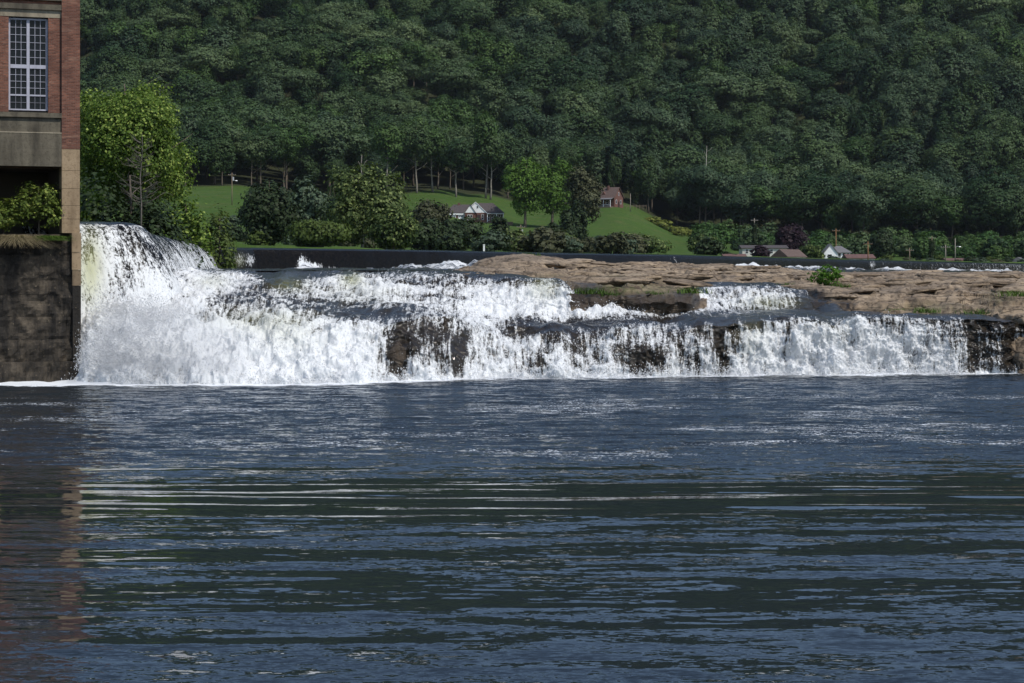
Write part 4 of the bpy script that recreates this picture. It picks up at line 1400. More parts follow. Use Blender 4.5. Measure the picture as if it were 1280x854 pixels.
def build_near_trees():
    # big leafy tree behind the powerhouse corner and its neighbours on the near bank
    tree_at(158, 84, 172, 214, 'large bright leafy tree rising right behind the brick powerhouse', 'sycamore', 44000, 0.115, 'broadleaf_tree',
            seed=11, bottom=0.02, nlobe=80, lobe=0.27, inner=.10, clump=14, tight=.05, rough=.5, cone=.38)
    tree_at(80, 140, 186, 130, 'leafy tree mostly hidden behind the brick powerhouse', 'sycamore', 9000, 0.24, 'broadleaf_tree',
            seed=12, bottom=0.02, nlobe=30, lobe=0.36)
    tree_at(168, 190, 163, 150, 'dark low leafy bank tree beneath the big bright tree', 'darkleaf', 9000, 0.20, 'bank_tree',
            seed=13, bottom=0.0, nlobe=30, lobe=0.36)
    tree_at(236, 228, 188, 84, 'drooping leafy tree at the bank where the dam crest bends away', 'sycamore', 9000, 0.16, 'bank_tree',
            seed=14, bottom=0.0, nlobe=30, lobe=0.34, inner=.12)
    tree_at(266, 250, 196, 62, 'low olive bush at the bank end of the dam crest', 'olive', 4000, 0.17, 'bush', 'bush', seed=15, bottom=0.0, nlobe=20)
    # bare grey tree in front of the big one
    X, d = PX(176, 158), 158.0
    root = thing('bare_tree', 'bare grey dead tree standing before the large bright leafy tree', 'tree', (X, d, 8.4))
    rg = random.Random(5)
    mb, tw = MB(), MB()
    mb.tube([(0, 0, -.5), (.05, 0, 2.4), (-.05, 0, 4.6), (.12, 0, 6.6), (.1, 0, 8.0)], [.085, .065, .05, .03, .012], 6)
    for k in range(46):
        z = rg.uniform(2.0, 7.4)
        w = rg.uniform(0, 6.28)
        L = rg.uniform(1.0, 3.0) * (1 - (z - 2) / 9)
        p = [Vector((0, 0, z))]
        for s_ in (.4, .75, 1):
            p.append(Vector((math.cos(w) * L * s_, math.sin(w) * L * s_ * .6, z + L * (.35 * s_ + rg.uniform(-.08, .12)))))
        tw.tube(p, [.028, .020, .014, .006], 4)
        for q in range(3):
            b = p[1].lerp(p[3], rg.random())
            e = b + Vector((rg.uniform(-.6, .6), rg.uniform(-.4, .4), rg.uniform(.05, .6)))
            tw.tube([b, b.lerp(e, .5) + Vector((0, 0, .05)), e], [.014, .010, .004], 3)
    link('trunk', mb.mesh('trunk', M['dead_wood'], True), root)
    link('branches', tw.mesh('branches', M['dead_wood'], True), root)
    # trees and bushes on the far bank behind the dam
    tree_at(338, 218, 345, 84, 'dense dark round tree beside the lamp post lawn', 'darkleaf', 9000, 0.30, 'broadleaf_tree', seed=21, bottom=0.02, nlobe=34, lobe=.36)
    tree_at(388, 230, 400, 56, 'greyish green tree between the dark round tree and the pale sycamore', 'greyleaf', 5000, 0.36, 'broadleaf_tree', seed=22, bottom=0.05, nlobe=26)
    tree_at(452, 200, 335, 118, 'pale flecked sycamore with white limbs on the far bank', 'sycamore_far', 9500, 0.27, 'sycamore_tree', bark='pale_bark',
            seed=23, bottom=0.03, nlobe=40, lobe=0.26, inner=.1)
    tree_at(400, 272, 322, 84, 'olive green bush at the foot of the pale sycamore, left side', 'olive', 6000, 0.24, 'bush', 'bush', seed=24, bottom=0, nlobe=28, flat=.4)
    tree_at(492, 262, 325, 64, 'leafy bush at the foot of the pale sycamore, right side', 'sycamore_far', 5000, 0.24, 'bush', 'bush', seed=25, bottom=0, nlobe=26)
    tree_at(541, 246, 470, 54, 'thin olive tree left of the white gabled house', 'brownleaf', 4500, 0.36, 'broadleaf_tree', seed=26, bottom=.05, nlobe=24)
    tree_at(526, 270, 400, 52, 'dark bush below the thin olive tree', 'darkleaf', 4000, 0.30, 'bush', 'bush', seed=27, bottom=0, nlobe=24)
    tree_at(575, 274, 430, 60, 'dark rounded shrub just below the garage of the gabled house', 'darkleaf', 5000, 0.30, 'bush', 'bush', seed=28, bottom=0, nlobe=26)
    tree_at(552, 283, 400, 46, 'low dark shrub behind the dam crest below the gabled house', 'darkleaf', 3500, 0.28, 'bush', 'bush', seed=29, bottom=0, nlobe=20)
    tree_at(621, 277, 440, 34, 'small dark upright bush below the deck of the gabled house', 'darkleaf', 3500, 0.28, 'bush', 'bush', seed=30, bottom=0, nlobe=20)
    tree_at(644, 288, 400, 38, 'yellow flecked bush behind the dam near the rock hump', 'sycamore_far', 3000, 0.26, 'bush', 'bush', seed=31, bottom=0, nlobe=20)
    tree_at(684, 290, 420, 62, 'low grey green bush right of the yellow flecked bush', 'greyleaf', 4000, 0.28, 'bush', 'bush', seed=32, bottom=0, nlobe=22, flat=.3)
    tree_at(708, 262, 520, 34, 'dark pointed conifer left of the vine clad tall tree', 'darkleaf', 4000, 0.34, 'conifer_tree', seed=33, bottom=0, nlobe=28, cone=.75)
    tree_at(690, 276, 510, 34, 'shorter dark conifer beside the pointed conifer', 'darkleaf', 3500, 0.34, 'conifer_tree', seed=34, bottom=0, nlobe=24, cone=.6)
    tree_at(730, 204, 640, 54, 'tall brownish tree with thin crown left of the hill house', 'brownleaf', 6500, 0.42, 'broadleaf_tree', seed=35, bottom=.22, nlobe=34, lobe=.3)
    tree_at(724, 246, 600, 24, 'dark vine clad tree trunk on the lawn edge', 'darkleaf', 3500, 0.40, 'vine_clad_tree', seed=36, bottom=0, nlobe=26, lobe=.34)
    tree_at(656, 190, 735, 56, 'left crown of the bright green pair on the lawn', 'bright', 7500, 0.40, 'bright_green_tree', seed=37, bottom=.2, nlobe=40, lobe=.33, trunk_r=.55)
    tree_at(690, 196, 745, 62, 'right crown of the bright green pair on the lawn', 'bright', 7500, 0.40, 'bright_green_tree', seed=38, bottom=.16, nlobe=40, lobe=.33, trunk_r=.55)
    tree_at(800, 290, 440, 66, 'round leafy bush on the bank below the sloping lawn', 'sycamore_far', 4500, 0.27, 'bush', 'bush', seed=39, bottom=0, nlobe=28, flat=.3)
    tree_at(745, 297, 450, 46, 'low leafy bush left of the round bush below the lawn', 'greyleaf', 3200, 0.27, 'bush', 'bush', seed=40, bottom=0, nlobe=22, flat=.3)
    tree_at(879, 290, 470, 32, 'small pale leafy bush left of the long cream house', 'sycamore_far', 3000, 0.27, 'bush', 'bush', seed=41, bottom=0, nlobe=20)
    tree_at(989, 279, 620, 42, 'dark purple round tree behind the white gabled cottage', 'purple', 5500, 0.36, 'purple_tree', seed=42, bottom=.02, nlobe=30, lobe=.36)
    tree_at(951, 308, 535, 24, 'small dark purple shrub before the long cream house', 'purple', 2500, 0.26, 'bush', 'bush', seed=43, bottom=0, nlobe=18)
    tree_at(1103, 287, 640, 38, 'dark broad conifer right of the two storey white house', 'darkleaf', 4500, 0.36, 'conifer_tree', seed=44, bottom=0, nlobe=28, cone=.5)
    tree_at(1015, 304, 560, 32, 'flecked light green bush left of the two storey house', 'sycamore_far', 2800, 0.3, 'bush', 'bush', seed=45, bottom=0, nlobe=20)
    rg = random.Random(77)
    mats = ('darkleaf', 'greyleaf', 'olive', 'brownleaf')
    words = ('dark', 'grey green', 'olive', 'brownish')
    bm = [crown_mesh('foliage', M[m_], 2.4, 1.7, 1500, .22, 16, 400 + i, flat=.4, lobe=.5) for i, m_ in enumerate(mats)]
    st = trunk_mesh('stem', M['bark'], 2.4, .07, 1.2, 410, 3, n=5)
    n = 0
    while n < 46:
        px = rg.uniform(268, 905)
        D = rg.uniform(330, 520)
        X = PX(px, D)
        if D < float(shore_y(np.array(X))) + 6 or (px > 740 and D > 400):
            if not (px > 740 and rg.random() < .1):
                continue
        k = rg.randrange(4)
        where = ('left of the pale sycamore' if px < 390 else 'around the foot of the pale sycamore' if px < 520 else 'below the gabled house' if px < 640 else
                 'below the bright green trees' if px < 740 else 'below the sloping lawn')
        root = thing('bank_shrub', 'low %s shrub on the far bank, %s' % (words[k], where), 'shrub', (X, D, gz(X, D) - .2), rg.uniform(0, 6), words[k] + ' bank shrubs ' + where)
        sc_ = rg.uniform(.7, 1.5)
        c = link('foliage', bm[k], root, (0, 0, 1.3 * sc_))
        c.scale = (sc_ * rg.uniform(.9, 1.5), sc_, sc_)
        link('stem', st, root)
        n += 1
    for i in range(26):
        px = 905 + i * 15 + rg.uniform(-6, 6)
        D = rg.uniform(548, 566) if i % 2 else rg.uniform(600, 640)
        X = PX(px, D)
        if D < float(shore_y(np.array(X))) + 4:
            D = float(shore_y(np.array(X))) + 6
            X = PX(px, D)
        k = i % 4
        mk = 'by the cream house' if px < 1000 else 'by the two storey house' if px < 1100 else 'below the poles' if px < 1210 else 'near the right picture edge'
        root = thing('bank_shrub', 'low %s shrub on the far right bank, %s' % (words[k], mk), 'shrub', (X, D, gz(X, D) - .3), i * .7, words[k] + ' right bank shrubs ' + mk)
        sc_ = rg.uniform(.45, .9)
        c = link('foliage', bm[k], root, (0, 0, .9 * sc_))
        c.scale = (sc_ * rg.uniform(1.0, 1.8), sc_, sc_ * .8)
        link('stem', st, root).scale = (.6, .6, .6)
    # shrubs growing on the powerhouse foundation
    for lx, h, w, lab, sd in ((-2.0, 3.0, 2.9, 'leafy shrub rooted in the dark opening under the powerhouse', 61),
                              (-3.8, 2.0, 2.2, 'smaller leafy shrub at the left edge on the foundation top', 62)):
        p = ph_point(lx, 0.75, 7.45)
        add_tree('shrub', lab, 'shrub', p, h, w, 'shrubleaf', 2600, 0.075, seed=sd, bottom=0.0, nlobe=26, lobe=.36, inner=.15)
    # glossy bush on the rock ledge
    p = rock_top(1033, 131)
    add_tree('rock_bush', 'bright green leafy bush growing on the tan rock ledge', 'bush', p - Vector((0, 0, .1)), 1.5, 2.05, 'rockbush', 1500, 0.075,
             seed=63, bottom=0.0, nlobe=20)


build_near_trees()


def grass_mesh(name, mat, n, h, spread, droop, seed, w=0.02):
    rg = np.random.default_rng(seed)
    V, Fc = [], []
    for i in range(n):
        x, y = rg.normal(0, spread, 2)
        a = rg.random() * 6.28
        L = h * (0.5 + 0.7 * rg.random())
        dx, dy = math.cos(a), math.sin(a)
        b = len(V)
        for k, t in enumerate((0, .5, 1)):
            o = droop * L * t * t
            z = L * t * (1 - (0.3 if droop < 1 else 0.75) * droop * t)
            ww = w * (1 - .85 * t)
            V += [(x + dx * o - dy * ww, y + dy * o + dx * ww, z), (x + dx * o + dy * ww, y + dy * o - dx * ww, z)]
        Fc += [(b, b + 1, b + 3, b + 2), (b + 2, b + 3, b + 5, b + 4)]
    return new_mesh(name, V, np.array(Fc), mat)


def build_tufts():
    p = ph_point(-3.35, -0.12, 7.35)
    thing('dry_grass_tuft', 'pale dry grass hanging over the stone foundation edge below the shrubs', 'grass', p, 0,
          me=grass_mesh('dry_grass', M['drygrass'], 700, 1.0, 0.34, 2.0, 71))
    p = ph_point(-1.5, -0.1, 7.35)
    thing('green_grass_tuft', 'green trailing weeds over the foundation edge next to the tan pier', 'grass', p, 0,
          me=grass_mesh('trailing_weeds', M['greengrass'], 500, 0.6, 0.30, 1.7, 72))
    tuft = [grass_mesh('tuft_blades', M['greengrass'], 150, 0.40, 0.30, 0.6, 73 + i, 0.018) for i in range(3)]
    spots = [(659, 165, 1.9, 'on the rounded rock hump'), (695, 140, 1.2, 'on the ledge just right below the rock hump'), (668, 126, 1.4, 'at the ledge edge above the left cascade'),
             (790, 178, 1.7, 'on the far side of the ledge left of centre'), (806, 165, 1.2, 'on the ledge right of the far tuft'),
             (738, 120.5, 2.3, 'hanging on the dark rock face, leftmost'), (762, 120.6, 1.9, 'hanging on the dark rock face, second from left'), (814, 121, 1.6, 'above the middle of the dark rock face'),
             (861, 122.4, 2.2, 'at the right end of the dark rock face'), (982, 136, 1.3, 'above the upper small waterfall'),
             (1047, 130, 1.8, 'right beside the bright green bush'), (1160, 119.2, 1.8, 'along the foot of the rock, left of two'), (1222, 118.4, 2.4, 'at the foot of the rock near the right end'),
             (1272, 121.5, 2.2, 'at the right picture edge on the ledge'), (1115, 119.5, 1.2, 'at the foot of the rock near the lip of the right fall'),
             (1180, 152, 1.5, 'on the layered rock at right')]
    for i, (px, d, s, w) in enumerate(spots):
        q = rock_top(px, d)
        o = thing('grass_tuft', 'green grass tuft ' + w, 'grass', q - Vector((0, 0, .05)), i * 1.7, 'grass tufts on the rock ledge', tuft[i % 3])
        o.scale = (s * .75, s * .75, s * .5)


build_tufts()


# ------------------------------------------------------------------ loose slabs and boulders on the ledge
def boulder_mesh(seed, flat=0.4, amp=0.55):
    rg = np.random.default_rng(seed)
    th = np.linspace(0, 2 * math.pi, 18, endpoint=False)
    ph = np.linspace(-1, 1, 11)[1:-1]
    V = []
    for s in ph:
        for t in th:
            c = abs(math.cos(s * math.pi / 2)) ** 0.45
            V.append((math.cos(t) * c, math.sin(t) * c, np.sign(s) * abs(s) ** 0.8 * flat))
    V.append((0, 0, -flat))
    V.append((0, 0, flat))
    V = np.array(V)
    nn = fbm(V[:, 0] * 1.3 + seed, V[:, 1] * 1.3, V[:, 2] * 2.2, oct=4, seed=seed)
    V *= (1 + amp * nn)[:, None]
    V[:, 2] += 0.12 * np.round(V[:, 2] * 4) / 4
    f = []
    for i in range(len(ph) - 1):
        for k in range(18):
            k2 = (k + 1) % 18
            f.append([i * 18 + k, i * 18 + k2, (i + 1) * 18 + k2, (i + 1) * 18 + k])
    b = len(ph) * 18
    for k in range(18):
        f.append([b, (k + 1) % 18, k])
        f.append([b + 1, (len(ph) - 1) * 18 + k, (len(ph) - 1) * 18 + (k + 1) % 18])
    me = new_mesh('slab_stone', V, f, M['rock'], True)
    attr(me, 'wet', np.full(len(V), 0.12))
    attr(me, 'moss', np.zeros(len(V)))
    return me


def build_slabs():
    ms = [boulder_mesh(200 + i, 0.30) for i in range(7)]
    led = bpy.data.objects['rock_ledge']
    rg = random.Random(3)
    for i in range(290):
        px = rg.uniform(700, 1330)
        if rg.random() < .45:
            d = rg.uniform(124, 150)
            if 870 < px < 1010 and d < 139:
                continue
        else:
            d = rg.uniform(140, 190)
        q = rock_top(px, d)
        s = rg.uniform(0.3, 1.25)
        o = link('slab_stone', ms[i % 7], led, q + Vector((0, 0, -.10 * s + 0.02)), (rg.uniform(-.10, .10), rg.uniform(-.10, .10), rg.uniform(-.5, .5)),
                 (s * rg.uniform(1.0, 2.6), s * rg.uniform(.7, 1.3), s * rg.uniform(.4, .95)))
    # wet rocks standing out of the white water
    wet = [boulder_mesh(240 + i, 0.9, 1.1) for i in range(4)]
    for m_ in wet:
        m_.attributes['wet'].data.foreach_set('value', np.ones(len(m_.vertices), np.float32))
    for px, d, z, sx, sz, lab in (
            (496, 106.75, 0.6, .55, 1.25, 'tall dark wet rock showing through the middle of the falls'),
            (548, 109.75, 2.7, .26, .45, 'small brown rock knob at the top of the middle curtain'),
            (573, 108.95, .7, .42, 1.0, 'narrow dark wet rock right of the tall one in the falls')):
        o = thing('wet_rock', lab, 'rock', (PX(px, d), d, z), rg.uniform(0, 3), 'dark wet rocks in the falls', wet[rg.randrange(4)])
        o.scale = (sx, .6, sz)


build_slabs()


# ------------------------------------------------------------------ forest on the hill
def build_forest():
    kinds = []
    specs = [('forest', 4.2, 10.4, 'dark green'), ('forest_light', 9.6, 6.8, 'pale green'), ('forest_blue', 5.2, 9.4, 'bluish green'), ('forest_blue', 7.4, 8.2, 'bluish green'),
             ('forest', 7.2, 8.2, 'dark green'), ('forest', 5.0, 9.8, 'dark green'), ('forest_blue', 8.0, 7.8, 'bluish green'), ('forest_light', 5.6, 9.2, 'pale green'),
             ('forest_olive', 7.0, 8.0, 'olive green'), ('forest', 8.8, 7.4, 'dark green'), ('forest_olive', 4.6, 9.6, 'olive green'), ('forest_light', 7.4, 7.6, 'pale green')]
    tm = [trunk_mesh('trunk', M['bark'], 18, .38, 6, 300 + i, 4, n=5) for i in range(2)]
    src = bpy.data.collections.new('forest_source')
    for i, (m, rx, rz, word) in enumerate(specs):
        cm = crown_mesh('crown', M[m], rx * 1.12, rz, 7600, 0.36, (16, 26, 11, 34, 20)[i % 5], 310 + i, lobe=(.46, .36, .52, .28, .42)[i % 5], inner=.08, flat=.25, tight=.07, rough=.22)
        kinds.append((cm, rx, rz, word))
        so = bpy.data.objects.new('source_%02d' % i, cm)
        src.objects.link(so)
    rg = random.Random(17)
    pts = []
    sp = 12.5
    Y = 690.0
    while Y < 1750:
        half = 0.25 * Y * (1.12 if Y < 1300 else 1.6) + 25
        s2 = sp if Y < 1300 else 17
        x = -half + rg.uniform(0, s2)
        while x < half:
            X, D = x + rg.uniform(-.42, .42) * s2, Y + rg.uniform(-.42, .42) * s2
            px = 640 + X * F / D
            if D > forest_y(np.array(px)) + 4:
                pts.append((X, D, px))
            x += s2
        Y += s2
    pts = np.array(pts)
    zs = ground_z(pts[:, 0], pts[:, 1])
    hs = np.array([rg.choice((16, 19, 21, 23, 25, 28, 31)) + rg.uniform(-1.5, 1.5) for _ in pts])
    # which stand out of the trees in front: march outwards per column
    order = np.argsort(pts[:, 1])
    sky = np.full(1700, 400.0)
    vis = np.zeros(len(pts))
    for i in order:
        px, d = pts[i, 2], pts[i, 1]
        w = 7.0 * F / d
        a, b = int(max(px - w + 200, 0)), int(min(px + w + 200, 1699))
        if b <= a:
            continue
        top = HY - (zs[i] + hs[i] - HC) * F / d
        seg = sky[a:b]
        v = np.clip(seg - max(top, 0), 0, 60).mean() if top < 340 else 0
        if -20 < px < 1300 and top > -40:
            vis[i] = v * (b - a)
        sky[a:b] = np.minimum(seg, top + 4)
    rank = np.argsort(-vis)
    pick = set(rank[:300].tolist())
    stuff = []
    for i in range(len(pts)):
        X, D, px = pts[i]
        z, h = zs[i], hs[i]
        k = rg.randrange(len(kinds))
        clus = float(gnoise(np.array([X / 60]), np.array([D / 60]), seed=131)[0])
        if rg.random() < 0.6:
            k = ([4, 11, 8, 9, 5, 1, 8, 10] if px < 620 + 200 * clus else [4, 3, 6, 0, 2, 9, 7, 3])[int(np.clip((clus + .5) * 8, 0, 7))]
        cm, rx, rz, word = kinds[k]
        s = h / 23.0
        sw = s * rg.uniform(.8, 1.35)
        edge = D < float(forest_y(np.array(px))) + 22
        if i in pick:
            top = HY - (z + h - HC) * F / D
            row = 'at the forest edge' if edge else ('at the top' if top < 40 else 'high up' if top < 95 else 'halfway up' if top < 150 else 'low')
            marks = ((195, 'above the large bright leafy tree'), (300, 'above the lamp post lawn'), (390, 'above the dense dark round tree'), (520, 'above the pale sycamore'),
                     (632, 'above the gabled house'), (720, 'above the bright green tree pair'), (810, 'above the brick hill house'), (905, 'right of the hill house'),
                     (1010, 'above the purple tree'), (1100, 'above the two storey white house'), (1200, 'above the row of poles'), (9999, 'towards the right picture edge'))
            mk = next(m_ for q_, m_ in marks if px < q_)
            size = 'tall ' if h > 25 else ('small ' if h < 19 else '')
            lab = '%s%s tree %s on the hill, %s' % (size, word, row, mk) if not edge else '%s%s tree %s, %s' % (size, word, row, mk)
            root = thing('forest_tree', lab, 'tree', (X, D, z - .4), rg.uniform(0, 6.28), size + word + ' forest trees ' + row + ' ' + mk)
            t = link('trunk', tm[i % 2], root)
            t.scale = (s, s, s)
            c = link('crown', cm, root, (0, 0, h - rz * s))
            c.scale = (sw, sw, s)
            if edge and 300 < px < 900:
                c.scale = (sw * .8, sw * .8, s * .8)
                c.location.z = h - rz * s * .8
        else:
            stuff.append((X, D, z + h - rz * s, sw, s, rg.uniform(0, 6.28), k))
    st = np.array(stuff)
    me = new_mesh('forest', st[:, :3], np.zeros((0, 3), np.int32))
    attr(me, 'sw', st[:, 3])
    attr(me, 'sh', st[:, 4])
    attr(me, 'turn', st[:, 5])
    a = me.attributes.new('kind_index', 'INT', 'POINT')
    a.data.foreach_set('value', st[:, 6].astype(np.int32))
    o = struct('forest', me, 'dense green forest covering the steep hillside', 'stuff')
    ng = bpy.data.node_groups.new('forest_scatter', 'GeometryNodeTree')
    ng.interface.new_socket('Geometry', in_out='INPUT', socket_type='NodeSocketGeometry')
    ng.interface.new_socket('Geometry', in_out='OUTPUT', socket_type='NodeSocketGeometry')
    N, Lk = ng.nodes, ng.links
    gi, go = N.new('NodeGroupInput'), N.new('NodeGroupOutput')
    m2p = N.new('GeometryNodeMeshToPoints')
    iop = N.new('GeometryNodeInstanceOnPoints')
    ci = N.new('GeometryNodeCollectionInfo')
    ci.inputs['Collection'].default_value = src
    ci.inputs['Separate Children'].default_value = True
    ci.inputs['Reset Children'].default_value = True

    def named(nm, ty='FLOAT'):
        q = N.new('GeometryNodeInputNamedAttribute')
        q.data_type = ty
        q.inputs['Name'].default_value = nm
        return q.outputs['Attribute']
    cs, cr = N.new('ShaderNodeCombineXYZ'), N.new('ShaderNodeCombineXYZ')
    Lk.new(named('sw'), cs.inputs[0])
    Lk.new(named('sw'), cs.inputs[1])
    Lk.new(named('sh'), cs.inputs[2])
    Lk.new(named('turn'), cr.inputs[2])
    Lk.new(gi.outputs[0], m2p.inputs[0])
    Lk.new(m2p.outputs[0], iop.inputs['Points'])
    Lk.new(ci.outputs[0], iop.inputs['Instance'])
    iop.inputs['Pick Instance'].default_value = True
    Lk.new(named('kind_index', 'INT'), iop.inputs['Instance Index'])
    Lk.new(cr.outputs[0], iop.inputs['Rotation'])
    Lk.new(cs.outputs[0], iop.inputs['Scale'])
    Lk.new(iop.outputs[0], go.inputs[0])
    md = o.modifiers.new('scatter', 'NODES')
    md.node_group = ng

    # understory on the slope at right, yellowish scrub on the lawn edge
    um = [crown_mesh('foliage', M['vine'], 4.2, 3.4, 2200, .34, 24, 340 + i, flat=.5) for i in range(4)]
    ub = [crown_mesh('foliage', M['forest_olive'], 3.6, 4.2, 2200, .34, 24, 350 + i, flat=.3) for i in range(2)]
    ud = [crown_mesh('foliage', M[m_], 3.8, 3.6, 2200, .32, 22, 356 + i, flat=.4) for i, m_ in enumerate(('forest', 'forest_light', 'forest_blue'))]
    stem = trunk_mesh('stem', M['bark'], 4, .12, 2, 360, 3, n=5)
    n = 0
    for _ in range(700):
        px = rg.uniform(865, 1300)
        D = rg.uniform(640, 850)
        if px < 960 and D < 700:
            continue
        X = PX(px, D)
        if n >= 150:
            break
        n += 1
        z = gz(X, D)
        far = 'upper' if D > 745 else 'lower'
        sd = 'left part' if px < 1010 else ('middle part' if px < 1150 else 'right part')
        lab = 'green vine covered shrub on the %s scrub slope, %s, behind the right houses' % (far, sd)
        root = thing('slope_shrub', lab, 'shrub', (X, D, z - .2), rg.uniform(0, 6), 'shrubs on the scrub slope, %s %s' % (far, sd))
        s = rg.uniform(.4, 1.25)
        c = link('foliage', rg.choice(um + ub + ud), root, (0, 0, 2.6 * s))
        c.scale = (s * 1.1, s * 1.1, s)
        link('stem', stem, root)
    ym = [crown_mesh('foliage', M['yellowleaf'], 2.6, 1.8, 1100, .26, 18, 370 + i, flat=.5) for i in range(2)]
    for i, (px, D, s) in enumerate(((817, 842, 1.0), (829, 838, 1.25), (843, 832, 1.1), (856, 826, 1.2), (868, 815, .95), (848, 812, .9))):
        X = PX(px, D)
        root = thing('yellow_shrub', 'yellow green shrub in the row along the right edge of the sloping lawn', 'shrub', (X, D, gz(X, D) - .2), i, 'yellow green shrubs by the lawn')
        link('foliage', ym[i % 2], root, (0, 0, 1.4 * s)).scale = (s * 1.3, s * 1.3, s)
        link('stem', stem, root).scale = (.6, .6, .6)
    # pale trunked trees at the forest edge
    for i, (px, D, yt, lab) in enumerate((
            (482, 800, 150, 'pale trunked tree at the forest edge, leftmost of the row above the lawn'),
            (521, 852, 150, 'pale trunked tree at the forest edge, second from left above the lawn'),
            (541, 858, 155, 'pale trunked tree at the forest edge, third from left above the lawn'),
            (570, 852, 172, 'short pale trunked tree at the forest edge directly above the house roof'),
            (607, 862, 140, 'tallest pale trunked tree at the forest edge above the gabled house'),
            (613, 860, 165, 'slim trunked tree at the forest edge just right of the tallest one'))):
        tree_at(px, yt, D, 44, lab, 'forest' if i % 2 else 'forest_olive', 3600, .42, 'pale_trunk_tree', bark='edge_bark', seed=380 + i, bottom=.45, nlobe=26, trunk_r=.42)
    X = PX(883, 872)
    mb = MB().tube([(0, 0, -1), (.1, 0, 9), (-.1, 0, 18), (.2, 0, 26)], [.3, .26, .18, .06], 6)
    for k in range(7):
        zz = 13 + k * 1.7
        mb.tube([(0, 0, zz), (math.cos(k * 2.1) * 1.5, math.sin(k * 2.1), zz + .9), (math.cos(k * 2.1) * 2.4, math.sin(k * 2.1) * 2, zz + 2)], [.12, .08, .03], 4)
    thing('dead_tree_trunk', 'bare white dead tree trunk before the forest right of the hill house', 'tree', (X, 872, PZ(182, 872) - 26), me=mb.mesh('dead_trunk', M['pale_bark'], True))
    X = PX(452, 790)
    mb = MB().tube([(0, 0, -1), (.2, 0, 7), (-.2, 0, 13), (.1, 0, 17)], [.4, .32, .25, .15], 6)
    mb.tube([(-.1, 0, 11), (1.2, 0, 14), (2.2, 0, 15)], [.2, .14, .08], 5).tube([(-.1, 0, 12), (-1.3, 0, 14.5)], [.18, .1], 5)
    thing('broken_tree_trunk', 'broken grey dead trunk above the pale sycamore', 'tree', (X, 790, gz(X, 790)), me=mb.mesh('broken_trunk', M['dead_wood'], True))


build_forest()


# ------------------------------------------------------------------ houses
def gable_roof(x0, x1, y0, y1, z0, zr, axis='x', over=.35, th=.18, hip0=0.0, hip1=0.0):
    """ridge along axis; closed slab roof with optional hipped ends"""
    mb = MB()
    if axis == 'x':
        ym = (y0 + y1) / 2
        pts = [(x0 - over, y0 - over, z0), (x1 + over, y0 - over, z0), (x1 + over, y1 + over, z0), (x0 - over, y1 + over, z0),
               (x0 - over + hip0, ym, zr), (x1 + over - hip1, ym, zr)]
    else:
        xm = (x0 + x1) / 2
        pts = [(x1 + over, y0 - over, z0), (x1 + over, y1 + over, z0), (x0 - over, y1 + over, z0), (x0 - over, y0 - over, z0),
               (xm, y0 - over + hip0, zr), (xm, y1 + over - hip1, zr)]
    low = [(p[0], p[1], p[2] - th) for p in pts[:4]]
    mb.poly(pts + low, [(0, 1, 5, 4), (2, 3, 4, 5), (1, 2, 5), (3, 0, 4), (1, 0, 6, 7), (2, 1, 7, 8), (3, 2, 8, 9), (0, 3, 9, 6), (6, 9, 8, 7)])
    return mb


def window(parent, x0, x1, y, z0, z1, fm='white', axis='y', shutters=False):
    """framed window on a wall facing -y (axis 'y') or on a wall facing +x (axis 'x', then x0..x1 run along y)"""
    f = MB()
    t = .09
    if axis == 'y':
        f.box(x0 - t, x0, y - .07, y + .02, z0 - t, z1 + t).box(x1, x1 + t, y - .07, y + .02, z0 - t, z1 + t)
        f.box(x0 + .001, x1 - .001, y - .07, y + .02, z1, z1 + t).box(x0 + .001, x1 - .001, y - .09, y + .02, z0 - t, z0)
        f.box(x0 + .002, x1 - .002, y - .05, y + .02, (z0 + z1) / 2 - .03, (z0 + z1) / 2 + .03)
        w = f.build('window', M[fm], parent)
        MB().box(x0, x1, y - .025, y - .012, z0, z1).build('pane', M['glass'], w)
    else:
        f.box(y - .02, y + .07, x0 - t, x0, z0 - t, z1 + t).box(y - .02, y + .07, x1, x1 + t, z0 - t, z1 + t)
        f.box(y - .02, y + .07, x0 + .001, x1 - .001, z1, z1 + t).box(y - .02, y + .09, x0 + .001, x1 - .001, z0 - t, z0)
        w = f.build('window', M[fm], parent)
        MB().box(y + .012, y + .025, x0, x1, z0, z1).build('pane', M['glass'], w)
    return w


def gable_wall(x0, x1, z0, zr, y0, y1):
    return MB().prism([(x0, z0), (x1, z0), ((x0 + x1) / 2, zr)], 'y', y0, y1)


